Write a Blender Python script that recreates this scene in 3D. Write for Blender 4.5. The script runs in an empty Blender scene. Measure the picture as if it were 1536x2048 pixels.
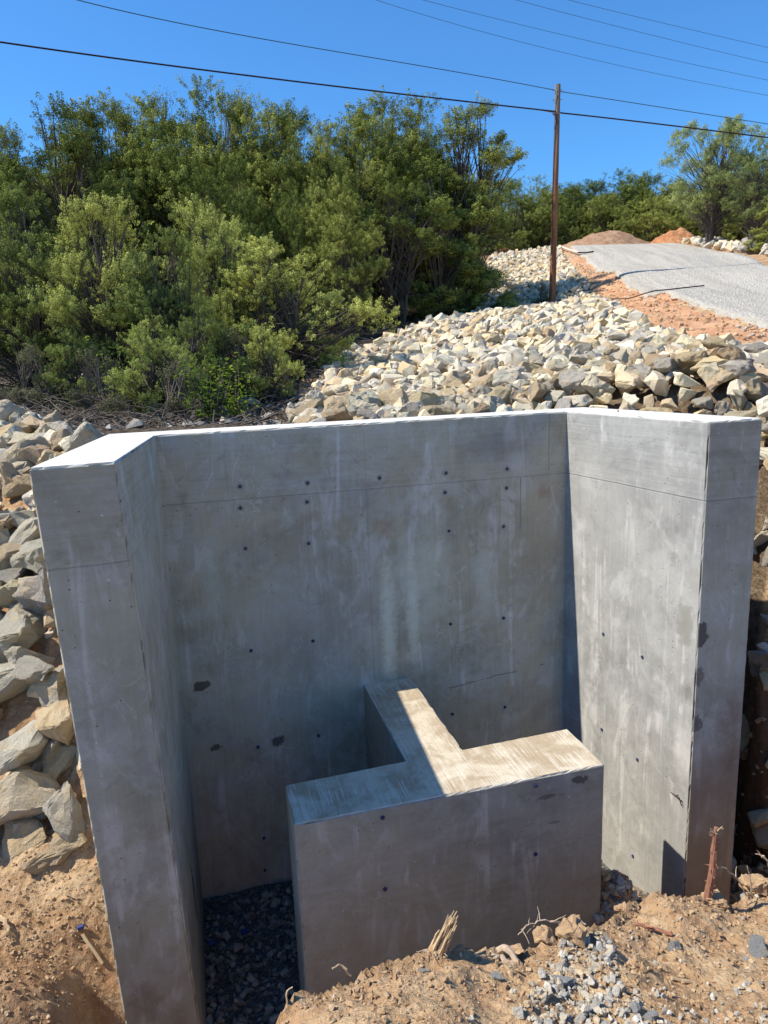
import bpy, bmesh, math, random
import numpy as np
from mathutils import Matrix, Vector, noise as mnoise
R = math.radians
sc = bpy.context.scene
COL = sc.collection

# ------------------------------------------------------------------ camera, sky, sun, exposure
F_PX, PITCH, ROLL = 1420.0, 0.200678, -0.038295
cr, sr, cp, sp = math.cos(ROLL), math.sin(ROLL), math.cos(PITCH), math.sin(PITCH)
cam_d = bpy.data.cameras.new("camera"); cam = bpy.data.objects.new("camera", cam_d); COL.objects.link(cam)
cam_d.sensor_fit = 'VERTICAL'; cam_d.sensor_height = 36; cam_d.sensor_width = 27
cam_d.lens = F_PX / 2048 * 36; cam_d.clip_start = 0.05; cam_d.clip_end = 3000
fw = Vector((0, cp, -sp)); upv = Vector((0, sp, cp)); ex = Vector((1, 0, 0))
rt = cr * ex + sr * upv; uu = -sr * ex + cr * upv
m = Matrix.Identity(4)
for i in range(3):
    m[i][0] = rt[i]; m[i][1] = uu[i]; m[i][2] = -fw[i]
cam.matrix_world = m
sc.camera = cam

S = Vector((0.6145, 0.0755, -0.785)).normalized()          # direction the sunlight travels
elev = math.asin(-S.z); az_to = math.atan2(-S.x, -S.y)    # compass angle (from +Y towards +X) of the sun
w = bpy.data.worlds.new("World"); sc.world = w; w.use_nodes = True
nt = w.node_tree; bg = nt.nodes["Background"]
sky = nt.nodes.new("ShaderNodeTexSky"); sky.sky_type = 'NISHITA'; sky.sun_disc = False
sky.sun_elevation = elev; sky.sun_rotation = az_to; sky.altitude = 300; sky.air_density = 1.15
sky.dust_density = 0.15; sky.ozone_density = 3.5
skc = nt.nodes.new("ShaderNodeMix"); skc.data_type = 'RGBA'; skc.blend_type = 'MULTIPLY'; skc.inputs[0].default_value = 1
skc.inputs[7].default_value = (.42, .84, 1.20, 1); nt.links.new(sky.outputs[0], skc.inputs[6])
nt.links.new(skc.outputs[2], bg.inputs[0]); bg.inputs[1].default_value = 0.112
sun_d = bpy.data.lights.new("sun", 'SUN'); sun_d.energy = 5.0; sun_d.angle = R(0.5); sun_d.color = (1.0, 0.93, 0.80)
sun = bpy.data.objects.new("sun", sun_d); COL.objects.link(sun)
sun.rotation_mode = 'QUATERNION'; sun.rotation_quaternion = S.to_track_quat('-Z', 'Y')
sun.location = (-20, 0, 30)
sc.view_settings.view_transform = 'Standard'; sc.view_settings.look = 'None'
sc.view_settings.exposure = 0.56; sc.view_settings.gamma = 1
sc.render.engine = 'CYCLES'
sc.cycles.max_bounces = 8; sc.cycles.diffuse_bounces = 4; sc.cycles.transparent_max_bounces = 4

# ------------------------------------------------------------------ measuring helpers
def ray(x, y):
    a0 = (x - 768) / F_PX; b0 = (1024 - y) / F_PX
    a = a0 * cr - b0 * sr; b = a0 * sr + b0 * cr
    return np.array([a, cp + b * sp, -sp + b * cp])
def at(x, y, d):                       # point of the place seen at photo pixel (x, y), d metres ahead
    r = ray(x, y); return r * (d / r[1])
def proj(P):
    P = np.atleast_2d(P)
    f_ = P[:, 1] * cp - P[:, 2] * sp; up_ = P[:, 1] * sp + P[:, 2] * cp
    return np.stack([768 + F_PX * (P[:, 0] * cr + up_ * sr) / f_, 1024 - F_PX * (-P[:, 0] * sr + up_ * cr) / f_, f_], 1)
def pip(x, y, poly):
    x = np.asarray(x, float); y = np.asarray(y, float); ins = np.zeros(x.shape, bool); n = len(poly)
    for i in range(n):
        x0, y0 = poly[i][:2]; x1, y1 = poly[(i + 1) % n][:2]
        c = ((y0 > y) != (y1 > y)) & (x < (x1 - x0) * (y - y0) / (y1 - y0 + 1e-12) + x0)
        ins ^= c
    return ins
def sstep(a, b, x):
    t = np.clip((x - a) / (b - a), 0, 1); return t * t * (3 - 2 * t)
_tab = np.random.RandomState(7).rand(256, 256)
def vnoise(x, y):
    xi = np.floor(x).astype(int); yi = np.floor(y).astype(int); fx = x - xi; fy = y - yi
    fx = fx * fx * fx * (fx * (fx * 6 - 15) + 10); fy = fy * fy * fy * (fy * (fy * 6 - 15) + 10)
    g = lambda i, j: _tab[(xi + i) & 255, (yi + j) & 255]
    return (g(0, 0) * (1 - fx) + g(1, 0) * fx) * (1 - fy) + (g(0, 1) * (1 - fx) + g(1, 1) * fx) * fy - .5
def fbm(x, y, oct=4, seed=0):
    s = 0; a = 1; k = 1.0
    for o in range(oct):
        c, s_ = math.cos(o * 1.3 + seed), math.sin(o * 1.3 + seed)
        s = s + a * vnoise((x * c - y * s_) * k + 17.3 * o + seed * 31, (x * s_ + y * c) * k + 9.1 * o); a *= .5; k *= 2.03
    return s

def mesh_np(name, V, F, mat=None, parent=None, attr=None, smooth=False, uv=None, mats=None, matidx=None, col=None, link=True):
    """one mesh object from numpy verts and same-size faces"""
    V = np.ascontiguousarray(V, dtype=np.float32); F = np.ascontiguousarray(F, dtype=np.int32); k = F.shape[1]
    me = bpy.data.meshes.new(name)
    me.vertices.add(len(V)); me.vertices.foreach_set("co", V.ravel())
    me.loops.add(F.size); me.loops.foreach_set("vertex_index", F.ravel())
    me.polygons.add(len(F)); me.polygons.foreach_set("loop_start", np.arange(0, F.size, k, dtype=np.int32))
    me.polygons.foreach_set("loop_total", np.full(len(F), k, dtype=np.int32))
    me.polygons.foreach_set("use_smooth", np.full(len(F), smooth, dtype=bool))
    if matidx is not None: me.polygons.foreach_set("material_index", np.asarray(matidx, np.int32))
    if attr is not None:
        for an, (dom, data) in attr.items():
            at_ = me.attributes.new(an, 'FLOAT', dom); at_.data.foreach_set("value", np.asarray(data, np.float32))
    if col is not None:
        a_ = me.attributes.new("tone", 'FLOAT_COLOR', 'FACE' if len(col) == len(F) else 'POINT')
        c4 = np.ones((len(col), 4), np.float32); c4[:, :3] = col; a_.data.foreach_set("color", c4.ravel())
    if uv is not None:
        u_ = me.uv_layers.new(name="UVMap"); u_.data.foreach_set("uv", np.asarray(uv, np.float32).ravel())
    for mm in (mats or ([mat] if mat else [])): me.materials.append(mm)
    me.update(calc_edges=True); me.validate()
    o = bpy.data.objects.new(name, me)
    if link: COL.objects.link(o)
    if parent is not None: o.parent = parent
    return o
def tag(o, label=None, cat=None, group=None, kind=None):
    if label: o["label"] = label
    if cat: o["category"] = cat
    if group: o["group"] = group
    if kind: o["kind"] = kind
    return o
def empty(name, loc, label, cat, group=None):
    o = bpy.data.objects.new(name, None); COL.objects.link(o); o.location = loc; o.empty_display_size = .2
    return tag(o, label, cat, group)
def tube(P, rad, n=6, cap=True):
    P = np.asarray(P, float); rad = np.broadcast_to(np.asarray(rad, float), (len(P),))
    T = np.gradient(P, axis=0); T /= np.linalg.norm(T, axis=1)[:, None] + 1e-9
    ref = np.array([0, 0, 1.]) if abs(T[0, 2]) < .9 else np.array([1., 0, 0])
    A = np.cross(T, ref); A /= np.linalg.norm(A, axis=1)[:, None] + 1e-9; B = np.cross(T, A)
    th = np.arange(n) / n * 2 * math.pi
    V = (P[:, None] + rad[:, None, None] * (np.cos(th)[None, :, None] * A[:, None] + np.sin(th)[None, :, None] * B[:, None])).reshape(-1, 3)
    F = []
    for i in range(len(P) - 1):
        for j in range(n):
            a = i * n + j; b = i * n + (j + 1) % n; F.append((a, b, b + n, a + n))
    if cap:
        for base, rev in ((0, True), ((len(P) - 1) * n, False)):
            c = len(V); V = np.vstack([V, V[base:base + n].mean(0)])
            for j in range(n):
                F.append((c, base + (j + 1) % n, base + j, c) if rev else (c, base + j, base + (j + 1) % n, c))
    return V, np.array(F)
def tri_quads(F):                       # turns the degenerate cap quads into valid ones is not needed for tris
    return F
class MB:
    def __init__(s): s.V = []; s.F = []; s.n = 0; s.c = []
    def add(s, V, F, c=None):
        F = np.asarray(F)
        if F.shape[1] == 4:             # to triangles, dropping the degenerate ones
            T = np.vstack([F[:, [0, 1, 2]], F[:, [0, 2, 3]]])
            F = T[(T[:, 0] != T[:, 1]) & (T[:, 1] != T[:, 2]) & (T[:, 0] != T[:, 2])]
        s.V.append(V); s.F.append(F + s.n); s.n += len(V)
        if c is not None: s.c.append(np.tile(np.asarray(c, float), (len(F), 1)))
        return s
    def build(s, name, mat, parent=None, smooth=False):
        return mesh_np(name, np.vstack(s.V), np.vstack(s.F), mat, parent, smooth=smooth, col=np.vstack(s.c) if s.c else None)
def wob(p0, p1, n, amp, rng, droop=0):
    p0 = np.array(p0, float); p1 = np.array(p1, float); t = np.linspace(0, 1, n)[:, None]
    P = p0 + (p1 - p0) * t; j = rng.normal(0, amp, (n, 3)).cumsum(0) * .6; j -= j[0]; P += j * np.minimum(1, t * 2)
    P[:, 2] -= droop * (t[:, 0] ** 2); return P

# ------------------------------------------------------------------ material helpers
class NB:
    def __init__(s, name):
        s.m = bpy.data.materials.new(name); s.m.use_nodes = True; s.t = s.m.node_tree; s.N = s.t.nodes
        s.p = s.N["Principled BSDF"]; s.p.inputs["Roughness"].default_value = .9
        s.p.inputs["Specular IOR Level"].default_value = .25
    def node(s, ty, **k):
        n = s.N.new(ty)
        for a, b in k.items(): setattr(n, a, b)
        return n
    def set(s, inp, v):
        if hasattr(v, "links") or hasattr(v, "is_linked"): s.t.links.new(v, inp)
        elif isinstance(v, (tuple, list)) and len(v) == 3 and len(inp.default_value) == 4: inp.default_value = (*v, 1)
        else: inp.default_value = v
    def pos(s): return s.node("ShaderNodeNewGeometry").outputs["Position"]
    def obj(s): return s.node("ShaderNodeTexCoord").outputs["Object"]
    def uv(s): return s.node("ShaderNodeTexCoord").outputs["UV"]
    def mapv(s, v, scale, loc=(0, 0, 0), rot=(0, 0, 0)):
        n = s.node("ShaderNodeMapping"); s.set(n.inputs[0], v); n.inputs["Scale"].default_value = scale
        n.inputs["Location"].default_value = loc; n.inputs["Rotation"].default_value = rot; return n.outputs[0]
    def noise(s, v, scale, detail=4, rough=.55, dist=0, color=False):
        n = s.node("ShaderNodeTexNoise"); s.set(n.inputs["Vector"], v); n.inputs["Scale"].default_value = scale
        n.inputs["Detail"].default_value = detail; n.inputs["Roughness"].default_value = rough; n.inputs["Distortion"].default_value = dist
        return n.outputs["Color" if color else "Fac"]
    def vor(s, v, scale, feature='F1', out="Distance", rnd=1):
        n = s.node("ShaderNodeTexVoronoi", feature=feature); s.set(n.inputs["Vector"], v); n.inputs["Scale"].default_value = scale
        n.inputs["Randomness"].default_value = rnd; return n.outputs[out]
    def math(s, op, a, b=0, c=0):
        n = s.node("ShaderNodeMath", operation=op); s.set(n.inputs[0], a); s.set(n.inputs[1], b); s.set(n.inputs[2], c); return n.outputs[0]
    def rng(s, v, a, b, c=0, d=1):
        n = s.node("ShaderNodeMapRange"); n.interpolation_type = 'SMOOTHSTEP'; s.set(n.inputs[0], v)
        for i, q in enumerate((a, b, c, d)): n.inputs[i + 1].default_value = q
        return n.outputs[0]
    def mix(s, f, a, b, mode='MIX'):
        n = s.node("ShaderNodeMix", data_type='RGBA', blend_type=mode); n.clamp_factor = True
        s.set(n.inputs[0], f); s.set(n.inputs[6], a); s.set(n.inputs[7], b); return n.outputs[2]
    def sep(s, v):
        n = s.node("ShaderNodeSeparateXYZ"); s.set(n.inputs[0], v); return n.outputs
    def comb(s, x, y, z=0):
        n = s.node("ShaderNodeCombineXYZ"); s.set(n.inputs[0], x); s.set(n.inputs[1], y); s.set(n.inputs[2], z); return n.outputs[0]
    def attr(s, name, out="Fac"):
        n = s.node("ShaderNodeAttribute"); n.attribute_name = name; return n.outputs[out]
    def bump(s, h, strength=.5, dist=.01):
        n = s.node("ShaderNodeBump"); s.set(n.inputs["Height"], h); n.inputs["Strength"].default_value = strength
        n.inputs["Distance"].default_value = dist; s.t.links.new(n.outputs[0], s.p.inputs["Normal"])
    def base(s, c): s.set(s.p.inputs["Base Color"], c); return s.m

def plain(name, c, rough=.8, nscale=0, c2=None, metal=0):
    b = NB(name); b.p.inputs["Roughness"].default_value = rough; b.p.inputs["Metallic"].default_value = metal
    if nscale: return b.base(b.mix(b.noise(b.obj(), nscale, 5), c, c2))
    return b.base(c)

# ------------------------------------------------------------------ concrete materials
def concrete(name, joint=True, seams=(), patches=(), mud=-2.6, mud_shade=.5, tint=(1, 1, 1), val=1.0, crack=None, squig=0.22, jamt=.35, stv=.36):
    b = NB(name); P = b.pos(); U = b.sep(b.uv()); u, v = U[0], U[1]
    big = b.noise(P, 1.3, 5, .6, .6); med = b.noise(P, 4.5, 6, .65, .4); fine = b.noise(P, 60, 4, .7)
    vst = b.noise(b.mapv(P, (22, 22, .9)), 1, 4, .6); vst2 = b.noise(b.mapv(P, (70, 70, 2.2)), 1, 3, .6)
    hst = b.noise(b.mapv(P, (1.3, 1.3, 38)), 1, 4, .65)
    c = b.mix(b.rng(big, .3, .7), tuple(.215 * val * t for t in tint), tuple(.33 * val * t for t in tint))
    c = b.mix(b.rng(med, .42, .68, 0, .5), c, (.40 * val, .395 * val, .37 * val))
    c = b.mix(b.rng(b.noise(P, 2.1, 4, .6, 1.2), .52, .72, 0, .35), c, (.20 * val, .19 * val, .20 * val))
    if joint: up = b.rng(v, -.49, -.475)
    else: up = 0.0
    st = b.mix(up, b.mix(.5, vst, vst2), hst) if joint else b.mix(.6, b.mix(.5, vst, vst2), hst)
    c = b.mix(b.rng(st, .35, .7, 0, stv), c, b.mix(.5, c, (.52 * val, .51 * val, .48 * val)))
    c = b.mix(b.rng(st, .36, .25, 0, .35), c, (.14 * val, .14 * val, .14 * val))
    c = b.mix(b.rng(b.noise(P, 2.7, 6, .7, .9), .5, .72, 0, .5), c, (.46 * val, .45 * val, .42 * val)); c = b.mix(b.rng(b.noise(P, 3.6, 6, .7, 1.4), .55, .75, 0, .45), c, (.15 * val, .145 * val, .14 * val))
    c = b.mix(b.rng(b.noise(P, 11, 6, .75, .3), .5, .75, 0, .4), c, (.44 * val, .43 * val, .40 * val)); c = b.mix(b.rng(b.noise(P, 8, 6, .75, .3), .56, .75, 0, .35), c, (.17 * val, .16 * val, .15 * val))
    # pale drips and rubbed marks
    dr = b.rng(b.noise(b.mapv(P, (7, 7, .6)), 1, 3, .55, 1.2), .57, .68)
    c = b.mix(b.math('MULTIPLY', dr, b.rng(med, .40, .6, 0, .5)), c, (.58 * val, .55 * val, .52 * val))
    sq = b.noise(b.mapv(P, (3.2, 3.2, 1.8)), 1, 2, .5, 2.2)
    sql = b.rng(b.math('ABSOLUTE', b.math('SUBTRACT', sq, .52)), .0, .009, 1, 0)
    c = b.mix(b.math('MULTIPLY', sql, b.rng(b.noise(P, 1.1, 2), .47, .62, 0, squig)), c, (.58 * val, .58 * val, .55 * val))
    sm = b.math('MULTIPLY', b.rng(b.noise(b.mapv(P, (2.6, 2.6, 1.2), rot=(0, .5, 0)), 1, 4, .6, 2.5), .56, .64), b.rng(med, .4, .6, .3, 1)); c = b.mix(b.math('MULTIPLY', sm, .32), c, (.55 * val, .55 * val, .52 * val))
    # pinholes
    vd = b.vor(P, 24); rn = b.vor(P, 24, out="Color")
    hole = b.math('MULTIPLY', b.rng(vd, .07, .13, 1, 0), b.rng(b.sep(rn)[0], .74, .80))
    vd2 = b.vor(P, 70); hole2 = b.math('MULTIPLY', b.rng(vd2, .12, .2, 1, 0), b.rng(med, .52, .66))
    holes = b.math('MAXIMUM', hole, b.math('MULTIPLY', hole2, .7))
    c = b.mix(b.math('MULTIPLY', holes, .85), c, (.07, .068, .065))
    # white flecks
    fl = b.math('MULTIPLY', b.rng(b.vor(P, 17), .05, .09, 1, 0), b.rng(b.sep(b.vor(P, 17, out="Color"))[1], .8, .85))
    c = b.mix(b.math('MULTIPLY', fl, .8), c, (.62, .62, .6))
    h = b.math('ADD', b.math('MULTIPLY', fine, .3), b.math('MULTIPLY', st, .5)); h = b.math('SUBTRACT', h, b.math('MULTIPLY', holes, 1.5))
    jn = b.noise(P, 9, 3)
    def line(coord, pos, wd, wav=.006, off=0):
        q = b.math('ADD', coord, b.math('MULTIPLY', b.math('SUBTRACT', jn, .5), wav))
        return b.rng(b.math('ABSOLUTE', b.math('SUBTRACT', q, pos)), wd * .4, wd, 1, 0)
    if joint:
        l = line(v, -.482, .006); l2 = line(v, -.474, .005)
        c = b.mix(b.math('MULTIPLY', l, jamt), c, (.09, .09, .095)); c = b.mix(b.math('MULTIPLY', l2, jamt * .6), c, (.5, .5, .48))
        h = b.math('SUBTRACT', h, b.math('MULTIPLY', l, 1.0))
    for sx, vmin, vmax, amt in seams:
        l = b.math('MULTIPLY', line(u, sx, .006, .003), b.math('MULTIPLY', b.rng(v, vmin, vmin + .02), b.rng(v, vmax, vmax - .02)))
        c = b.mix(b.math('MULTIPLY', l, amt), c, (.10, .10, .11)); h = b.math('SUBTRACT', h, b.math('MULTIPLY', l, amt))
    if crack:
        for (cv, slope, u0, u1) in crack:
            q = b.math('SUBTRACT', v, b.math('ADD', cv, b.math('MULTIPLY', u, slope)))
            q = b.math('ADD', q, b.math('MULTIPLY', b.math('SUBTRACT', b.noise(P, 14, 4, .7), .5), .05))
            l = b.rng(b.math('ABSOLUTE', q), .001, .006, 1, 0)
            l = b.math('MULTIPLY', l, b.math('MULTIPLY', b.rng(u, u0, u0 + .05), b.rng(u, u1, u1 - .05)))
            l = b.math('MULTIPLY', l, b.rng(b.noise(P, 6, 2), .42, .5))
            c = b.mix(b.math('MULTIPLY', l, .6), c, (.06, .055, .05)); h = b.math('SUBTRACT', h, l)
    for (pu, pv, pr, asp, pc, amt, *soft) in patches:
        sf = soft[0] if soft else .12
        du = b.math('SUBTRACT', u, pu); dv = b.math('MULTIPLY', b.math('SUBTRACT', v, pv), asp)
        dd = b.math('SQRT', b.math('ADD', b.math('MULTIPLY', du, du), b.math('MULTIPLY', dv, dv)))
        dd = b.math('ADD', dd, b.math('MULTIPLY', b.math('SUBTRACT', b.noise(P, 1.1 / pr, 5, .65), .5), pr * 2.2))
        c = b.mix(b.rng(dd, pr * (1 - sf), pr * (1 + sf), amt, 0), c, pc)
    # mud splashed up from the ground, with shade at the wall foot painted in
    mz = b.math('ADD', v, b.math('MULTIPLY', b.math('SUBTRACT', b.noise(P, 1.6, 5, .6, .5), .5), 1.3))
    mk = b.math('MULTIPLY', b.rng(mz, mud + .45, mud - .45), b.rng(b.noise(P, 5, 5, .6), .25, .6, .5, 1))
    c = b.mix(b.math('MULTIPLY', mk, mud_shade), c, (.235, .18, .125))
    b.set(b.p.inputs["Roughness"], b.rng(med, .3, .7, .72, .92))
    b.bump(h, .5, .007)
    return b.base(c)

def top_mat():
    b = NB("trowelled_concrete"); P = b.pos(); n = b.noise(P, 14, 6, .7); big = b.noise(P, 3, 4)
    c = b.mix(b.rng(big, .35, .65), (.52, .50, .46), (.66, .645, .61)); c = b.mix(b.rng(n, .60, .68, 0, .55), c, (.36, .33, .30))
    sp_ = b.rng(b.noise(b.mapv(P, (9, 22, 9)), 1, 4, .7), .66, .72); c = b.mix(b.math('MULTIPLY', sp_, .7), c, (.25, .22, .19))
    b.bump(n, .5, .006); return b.base(c)
def broom_mat():
    b = NB("broomed_concrete"); P = b.mapv(b.pos(), (1, 1, 1), rot=(0, 0, -.2518))
    st = b.noise(b.mapv(P, (110, 2.6, 1)), 1, 3, .6); big = b.noise(P, 3.5, 5, .65, .5); fine = b.noise(P, 40, 5, .7)
    c = b.mix(b.rng(big, .38, .62), (.35, .275, .185), (.52, .455, .35))
    k = b.math('MULTIPLY', b.rng(st, .44, .66), b.rng(b.noise(P, 6, 4, .6, .8), .38, .6, .1, 1))
    c = b.mix(b.math('MULTIPLY', k, .62), c, (.66, .62, .54)); c = b.mix(b.rng(fine, .6, .7, 0, .5), c, (.15, .09, .06))
    pale = b.math('MULTIPLY', b.attr("edge"), b.rng(b.noise(P, 8, 4), .3, .55)); c = b.mix(b.math('MULTIPLY', pale, .8), c, (.58, .57, .56))
    b.bump(b.math('ADD', st, fine), .6, .006); return b.base(c)

DARKWET = (.035, .032, .028)
M_back = concrete("back_wall_concrete", True, seams=[(1.43, -2.0, -.48, .22), (2.66, -.9, -.48, .6), (.44, -.48, 0, .15), (1.43, -.48, 0, .15), (2.9, -.46, 0, .35)],
                  patches=[(.14, -1.83, .055, 1.3, DARKWET, .8), (.20, -2.33, .04, 1.6, DARKWET, .8, .3), (.66, -2.36, .045, 1.0, DARKWET, .8, .3),
                           (1.55, -.80, .06, 1, (.30, .18, .11), .4, .9), (2.86, -.62, .05, 1.2, (.28, .15, .09), .5, .9), (2.5, -.22, .22, 1.4, (.12, .12, .115), .4, .8), (2.8, -.9, .3, .6, (.36, .28, .22), .3, .9), (1.1, -1.5, .4, .8, (.40, .39, .40), .25, .9), (1.56, -1.55, .05, .11, (.66, .68, .56), .65, .7), (1.76, -1.5, .045, .13, (.66, .68, .56), .55, .7), (1.84, -1.2, .18, .6, (.58, .60, .50), .5, .9), (2.35, -1.25, .06, .2, (.56, .56, .5), .35, .8), (.28, -1.0, .05, .2, (.5, .54, .48), .35, .8)],
                  crack=[(-2.35, .10, 2.0, 2.9)], mud=-3.1, mud_shade=.2, tint=(1.16, 1.05, .75), squig=.35, val=1.10, jamt=.22)
M_left = concrete("left_wing_concrete", True, patches=[(.7, -2.9, .05, .25, (.05, .04, .03), .8)], mud=-2.95, mud_shade=.6, tint=(1.15, 1.05, .76), val=1.12, jamt=.0, stv=.4)
M_right = concrete("right_wing_concrete", True, patches=[(1.30, -1.30, .07, .5, (.20, .195, .16), .6, .3), (1.36, -1.75, .03, .6, (.13, .12, .10), .5, .4), (1.34, -2.15, .09, .45, (.5, .48, .44), .5, .6), (1.36, -1.0, .05, .5, (.30, .29, .25), .4, .6)],
                   mud=-3.4, mud_shade=.25, val=1.0, tint=(1.02, 1, .94))
M_rend = concrete("wing_end_concrete", True, patches=[(.0, -1.34, .08, .9, (.06, .055, .05), .85), (.02, -1.95, .05, .9, (.07, .065, .06), .7), (.02, -1.62, .04, .6, (.09, .08, .07), .6), (.3, -1.95, .07, .6, (.16, .08, .05), .5, .8), (.3, -2.25, .09, .8, (.14, .08, .05), .5, .8)],
                  mud=-2.3, mud_shade=.65, val=.98, tint=(1.08, 1.02, .82), jamt=.3)
M_lend = concrete("pier_end_concrete", True, patches=[(.12, -2.93, .07, .6, (.10, .06, .04), .5, .5), (.1, -3.22, .10, 1.1, (.12, .075, .05), .5, .6), (.27, -3.18, .06, .5, (.12, .075, .05), .5, .6)], mud=-2.85, mud_shade=.65, val=.92, tint=(1.10, 1.04, .79), jamt=.25, stv=.35)
M_bar = concrete("baffle_concrete", False, patches=[(1.72, -.07, .06, 2.5, (.05, .045, .04), .75), (1.5, -.14, .05, 3, (.07, .06, .055), .6), (1.55, -.32, .04, 4, (.09, .08, .07), .5)],
                 mud=-.8, mud_shade=.6, tint=(1.06, 1.0, .80), val=.86, squig=.2)
M_top = top_mat(); M_broom = broom_mat()

# ------------------------------------------------------------------ the concrete box
ZT = -0.386
A = np.array([-1.509, 4.774]); B = np.array([1.445, 5.534]); C = np.array([-1.252, 3.325]); D = np.array([-1.604, 3.200])
F_ = np.array([1.946, 4.215]); G = np.array([2.321, 4.314]); E_ = np.array([-1.922, 5.03]); H_ = np.array([1.695, 5.965])
ub = np.array([.9685, .249]); nb = np.array([.249, -.9685])
LEAN = np.array([.036, 0.0])

def prism(name, plan, z0, z1, mats, facemat, parent, skip=(), lean=None, chip=.009, topmat=1, edgeattr=False, cell=.035):
    """plan: ring of (x, y) seen from above, counter-clockwise; sides i go plan[i]->plan[i+1]; skip lists the sides that butt on a neighbour"""
    plan = [np.array(p, float) for p in plan]; n = len(plan)
    lean = lean or [np.zeros(2)] * n
    Vs = []; Fs = []; UV = []; MI = []; key = {}; exposed = {}
    def vid(p, nrm, mit):
        k = tuple(np.round(p, 4))
        if k not in key: key[k] = len(Vs); Vs.append(np.array(p, float)); exposed[key[k]] = [[], False]
        e = exposed[key[k]]
        if nrm is not None and not any(np.dot(nrm, q) > .999 for q in e[0]): e[0].append(nrm)
        if mit: e[1] = True
        return key[k]
    def ts(L):
        m_ = max(2, int(round((L - .024) / cell))); return np.concatenate([[0, .012 / L], np.linspace(.012 / L, 1 - .012 / L, m_ + 1)[1:-1], [1 - .012 / L, 1]])
    Ls = [np.linalg.norm(plan[(i + 1) % n] - plan[i]) for i in range(n)]; sidesT = [ts(max(Ls[i], Ls[(i + 2) % 4])) for i in range(n)]
    sidesT[2] = (1 - sidesT[0])[::-1]; sidesT[3] = (1 - sidesT[1])[::-1]
    zt = ts(z1 - z0)
    for i in range(n):
        if i in skip: continue
        a, b_ = plan[i], plan[(i + 1) % n]; la, lb = lean[i], lean[(i + 1) % n]; L = np.linalg.norm(b_ - a)
        d = (b_ - a) / L; nrm = np.array([d[1], -d[0], 0]); T = sidesT[i]
        pm, nx = (i - 1) % n, (i + 1) % n
        ids = np.zeros((len(T), len(zt)), int)
        for x, t in enumerate(T):
            for y, s in enumerate(zt):
                z = z0 + (z1 - z0) * s; dep = (z1 - z)
                p = (a + la * dep) * (1 - t) + (b_ + lb * dep) * t
                mit = (t == 0 and pm in skip) or (t == 1 and nx in skip)
                ids[x, y] = vid((p[0], p[1], z), nrm, mit)
        for x in range(len(T) - 1):
            for y in range(len(zt) - 1):
                Fs.append((ids[x, y], ids[x + 1, y], ids[x + 1, y + 1], ids[x, y + 1])); MI.append(facemat[i])
                for (xx, yy) in ((x, y), (x + 1, y), (x + 1, y + 1), (x, y + 1)): UV.append((T[xx] * L, (z0 + (z1 - z0) * zt[yy]) - z1))
    # top: bilinear between side 0 and side 2 (four-sided plans)
    T0 = sidesT[0]; T1 = sidesT[1]
    ids = {}
    for x, s in enumerate(T0):
        for y, t in enumerate(T1):
            p = (plan[0] * (1 - s) + plan[1] * s) * (1 - t) + (plan[3] * (1 - s) + plan[2] * s) * t
            mit = (s == 0 and 3 in skip) or (s == 1 and 1 in skip) or (t == 0 and 0 in skip) or (t == 1 and 2 in skip)
            onr = (s == 0 or s == 1 or t == 0 or t == 1)
            k = vid((p[0], p[1], z1), np.array([0, 0, 1.]), mit); ids[x, y] = k
            if onr:
                for si, cond in ((0, t == 0), (1, s == 1), (2, t == 1), (3, s == 0)):
                    if cond and si not in skip:
                        a, b_ = plan[si], plan[(si + 1) % 4]; d = (b_ - a) / np.linalg.norm(b_ - a); q = np.array([d[1], -d[0], 0])
                        e = exposed[k][0]
                        if not any(np.dot(q, r_) > .999 for r_ in e): e.append(q)
    for x in range(len(T0) - 1):
        for y in range(len(T1) - 1):
            Fs.append((ids[x, y], ids[x + 1, y], ids[x + 1, y + 1], ids[x, y + 1])); MI.append(topmat)
            UV += [(T0[x], T1[y]), (T0[x + 1], T1[y]), (T0[x + 1], T1[y + 1]), (T0[x], T1[y + 1])]
    V = np.array(Vs); V0 = V.copy(); ea = np.zeros(len(V))
    for k, (ns, mit) in exposed.items():
        if len(ns) >= 2:
            p = Vector(V0[k]); a_ = chip * (.45 + 1.9 * max(0, mnoise.noise(p * 9)) + 2.2 * max(0, mnoise.noise(p * 31)) ** 1.3)
            if mit: V[k] = V0[k] - np.array([0, 0, 1]) * a_ * .5
            else: V[k] = V0[k] - sum(ns) * a_
            if V0[k][2] > z1 - .001: ea[k] = 1
    o = mesh_np(name, V, np.array(Fs), None, parent, uv=UV, mats=mats, matidx=MI, attr={"edge": ('POINT', ea)} if edgeattr else None)
    return o

box = empty("concrete_drop_box", (0, 5.2, -3.9), "open grey concrete drop box with flared wing walls and a low T shaped wall inside", "concrete structure")
inv = Matrix.Translation((0, -5.2, 3.9))
def under_box(o):
    o.matrix_parent_inverse = inv; return o
ZB = -4.25
prev = prism("back_wall", [A, B, H_, E_], ZB, ZT, [M_back, M_top], [0, 0, 0, 0], box, skip=(1, 3)); under_box(prev)
lw = prism("wing_wall", [D, C, A, E_], ZB, ZT, [M_left, M_top, M_lend], [2, 0, 0, 0], box, skip=(2,), lean=[LEAN, LEAN, np.zeros(2), np.zeros(2)], chip=.013); under_box(lw)
rw = prism("wing_wall", [F_, G, H_, B], ZB, ZT, [M_right, M_top, M_rend], [2, 0, 0, 0], box, skip=(2,)); under_box(rw)
lw["label"] = "left wing wall in shade with mud stains at its foot"; rw["label"] = "right wing wall with its inner face in sun"
TLb = np.array([-.645, 3.791]); TLf = np.array([-.547, 3.41]); TRf = np.array([1.272, 3.878]); TRb = np.array([1.163, 4.325])
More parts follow.
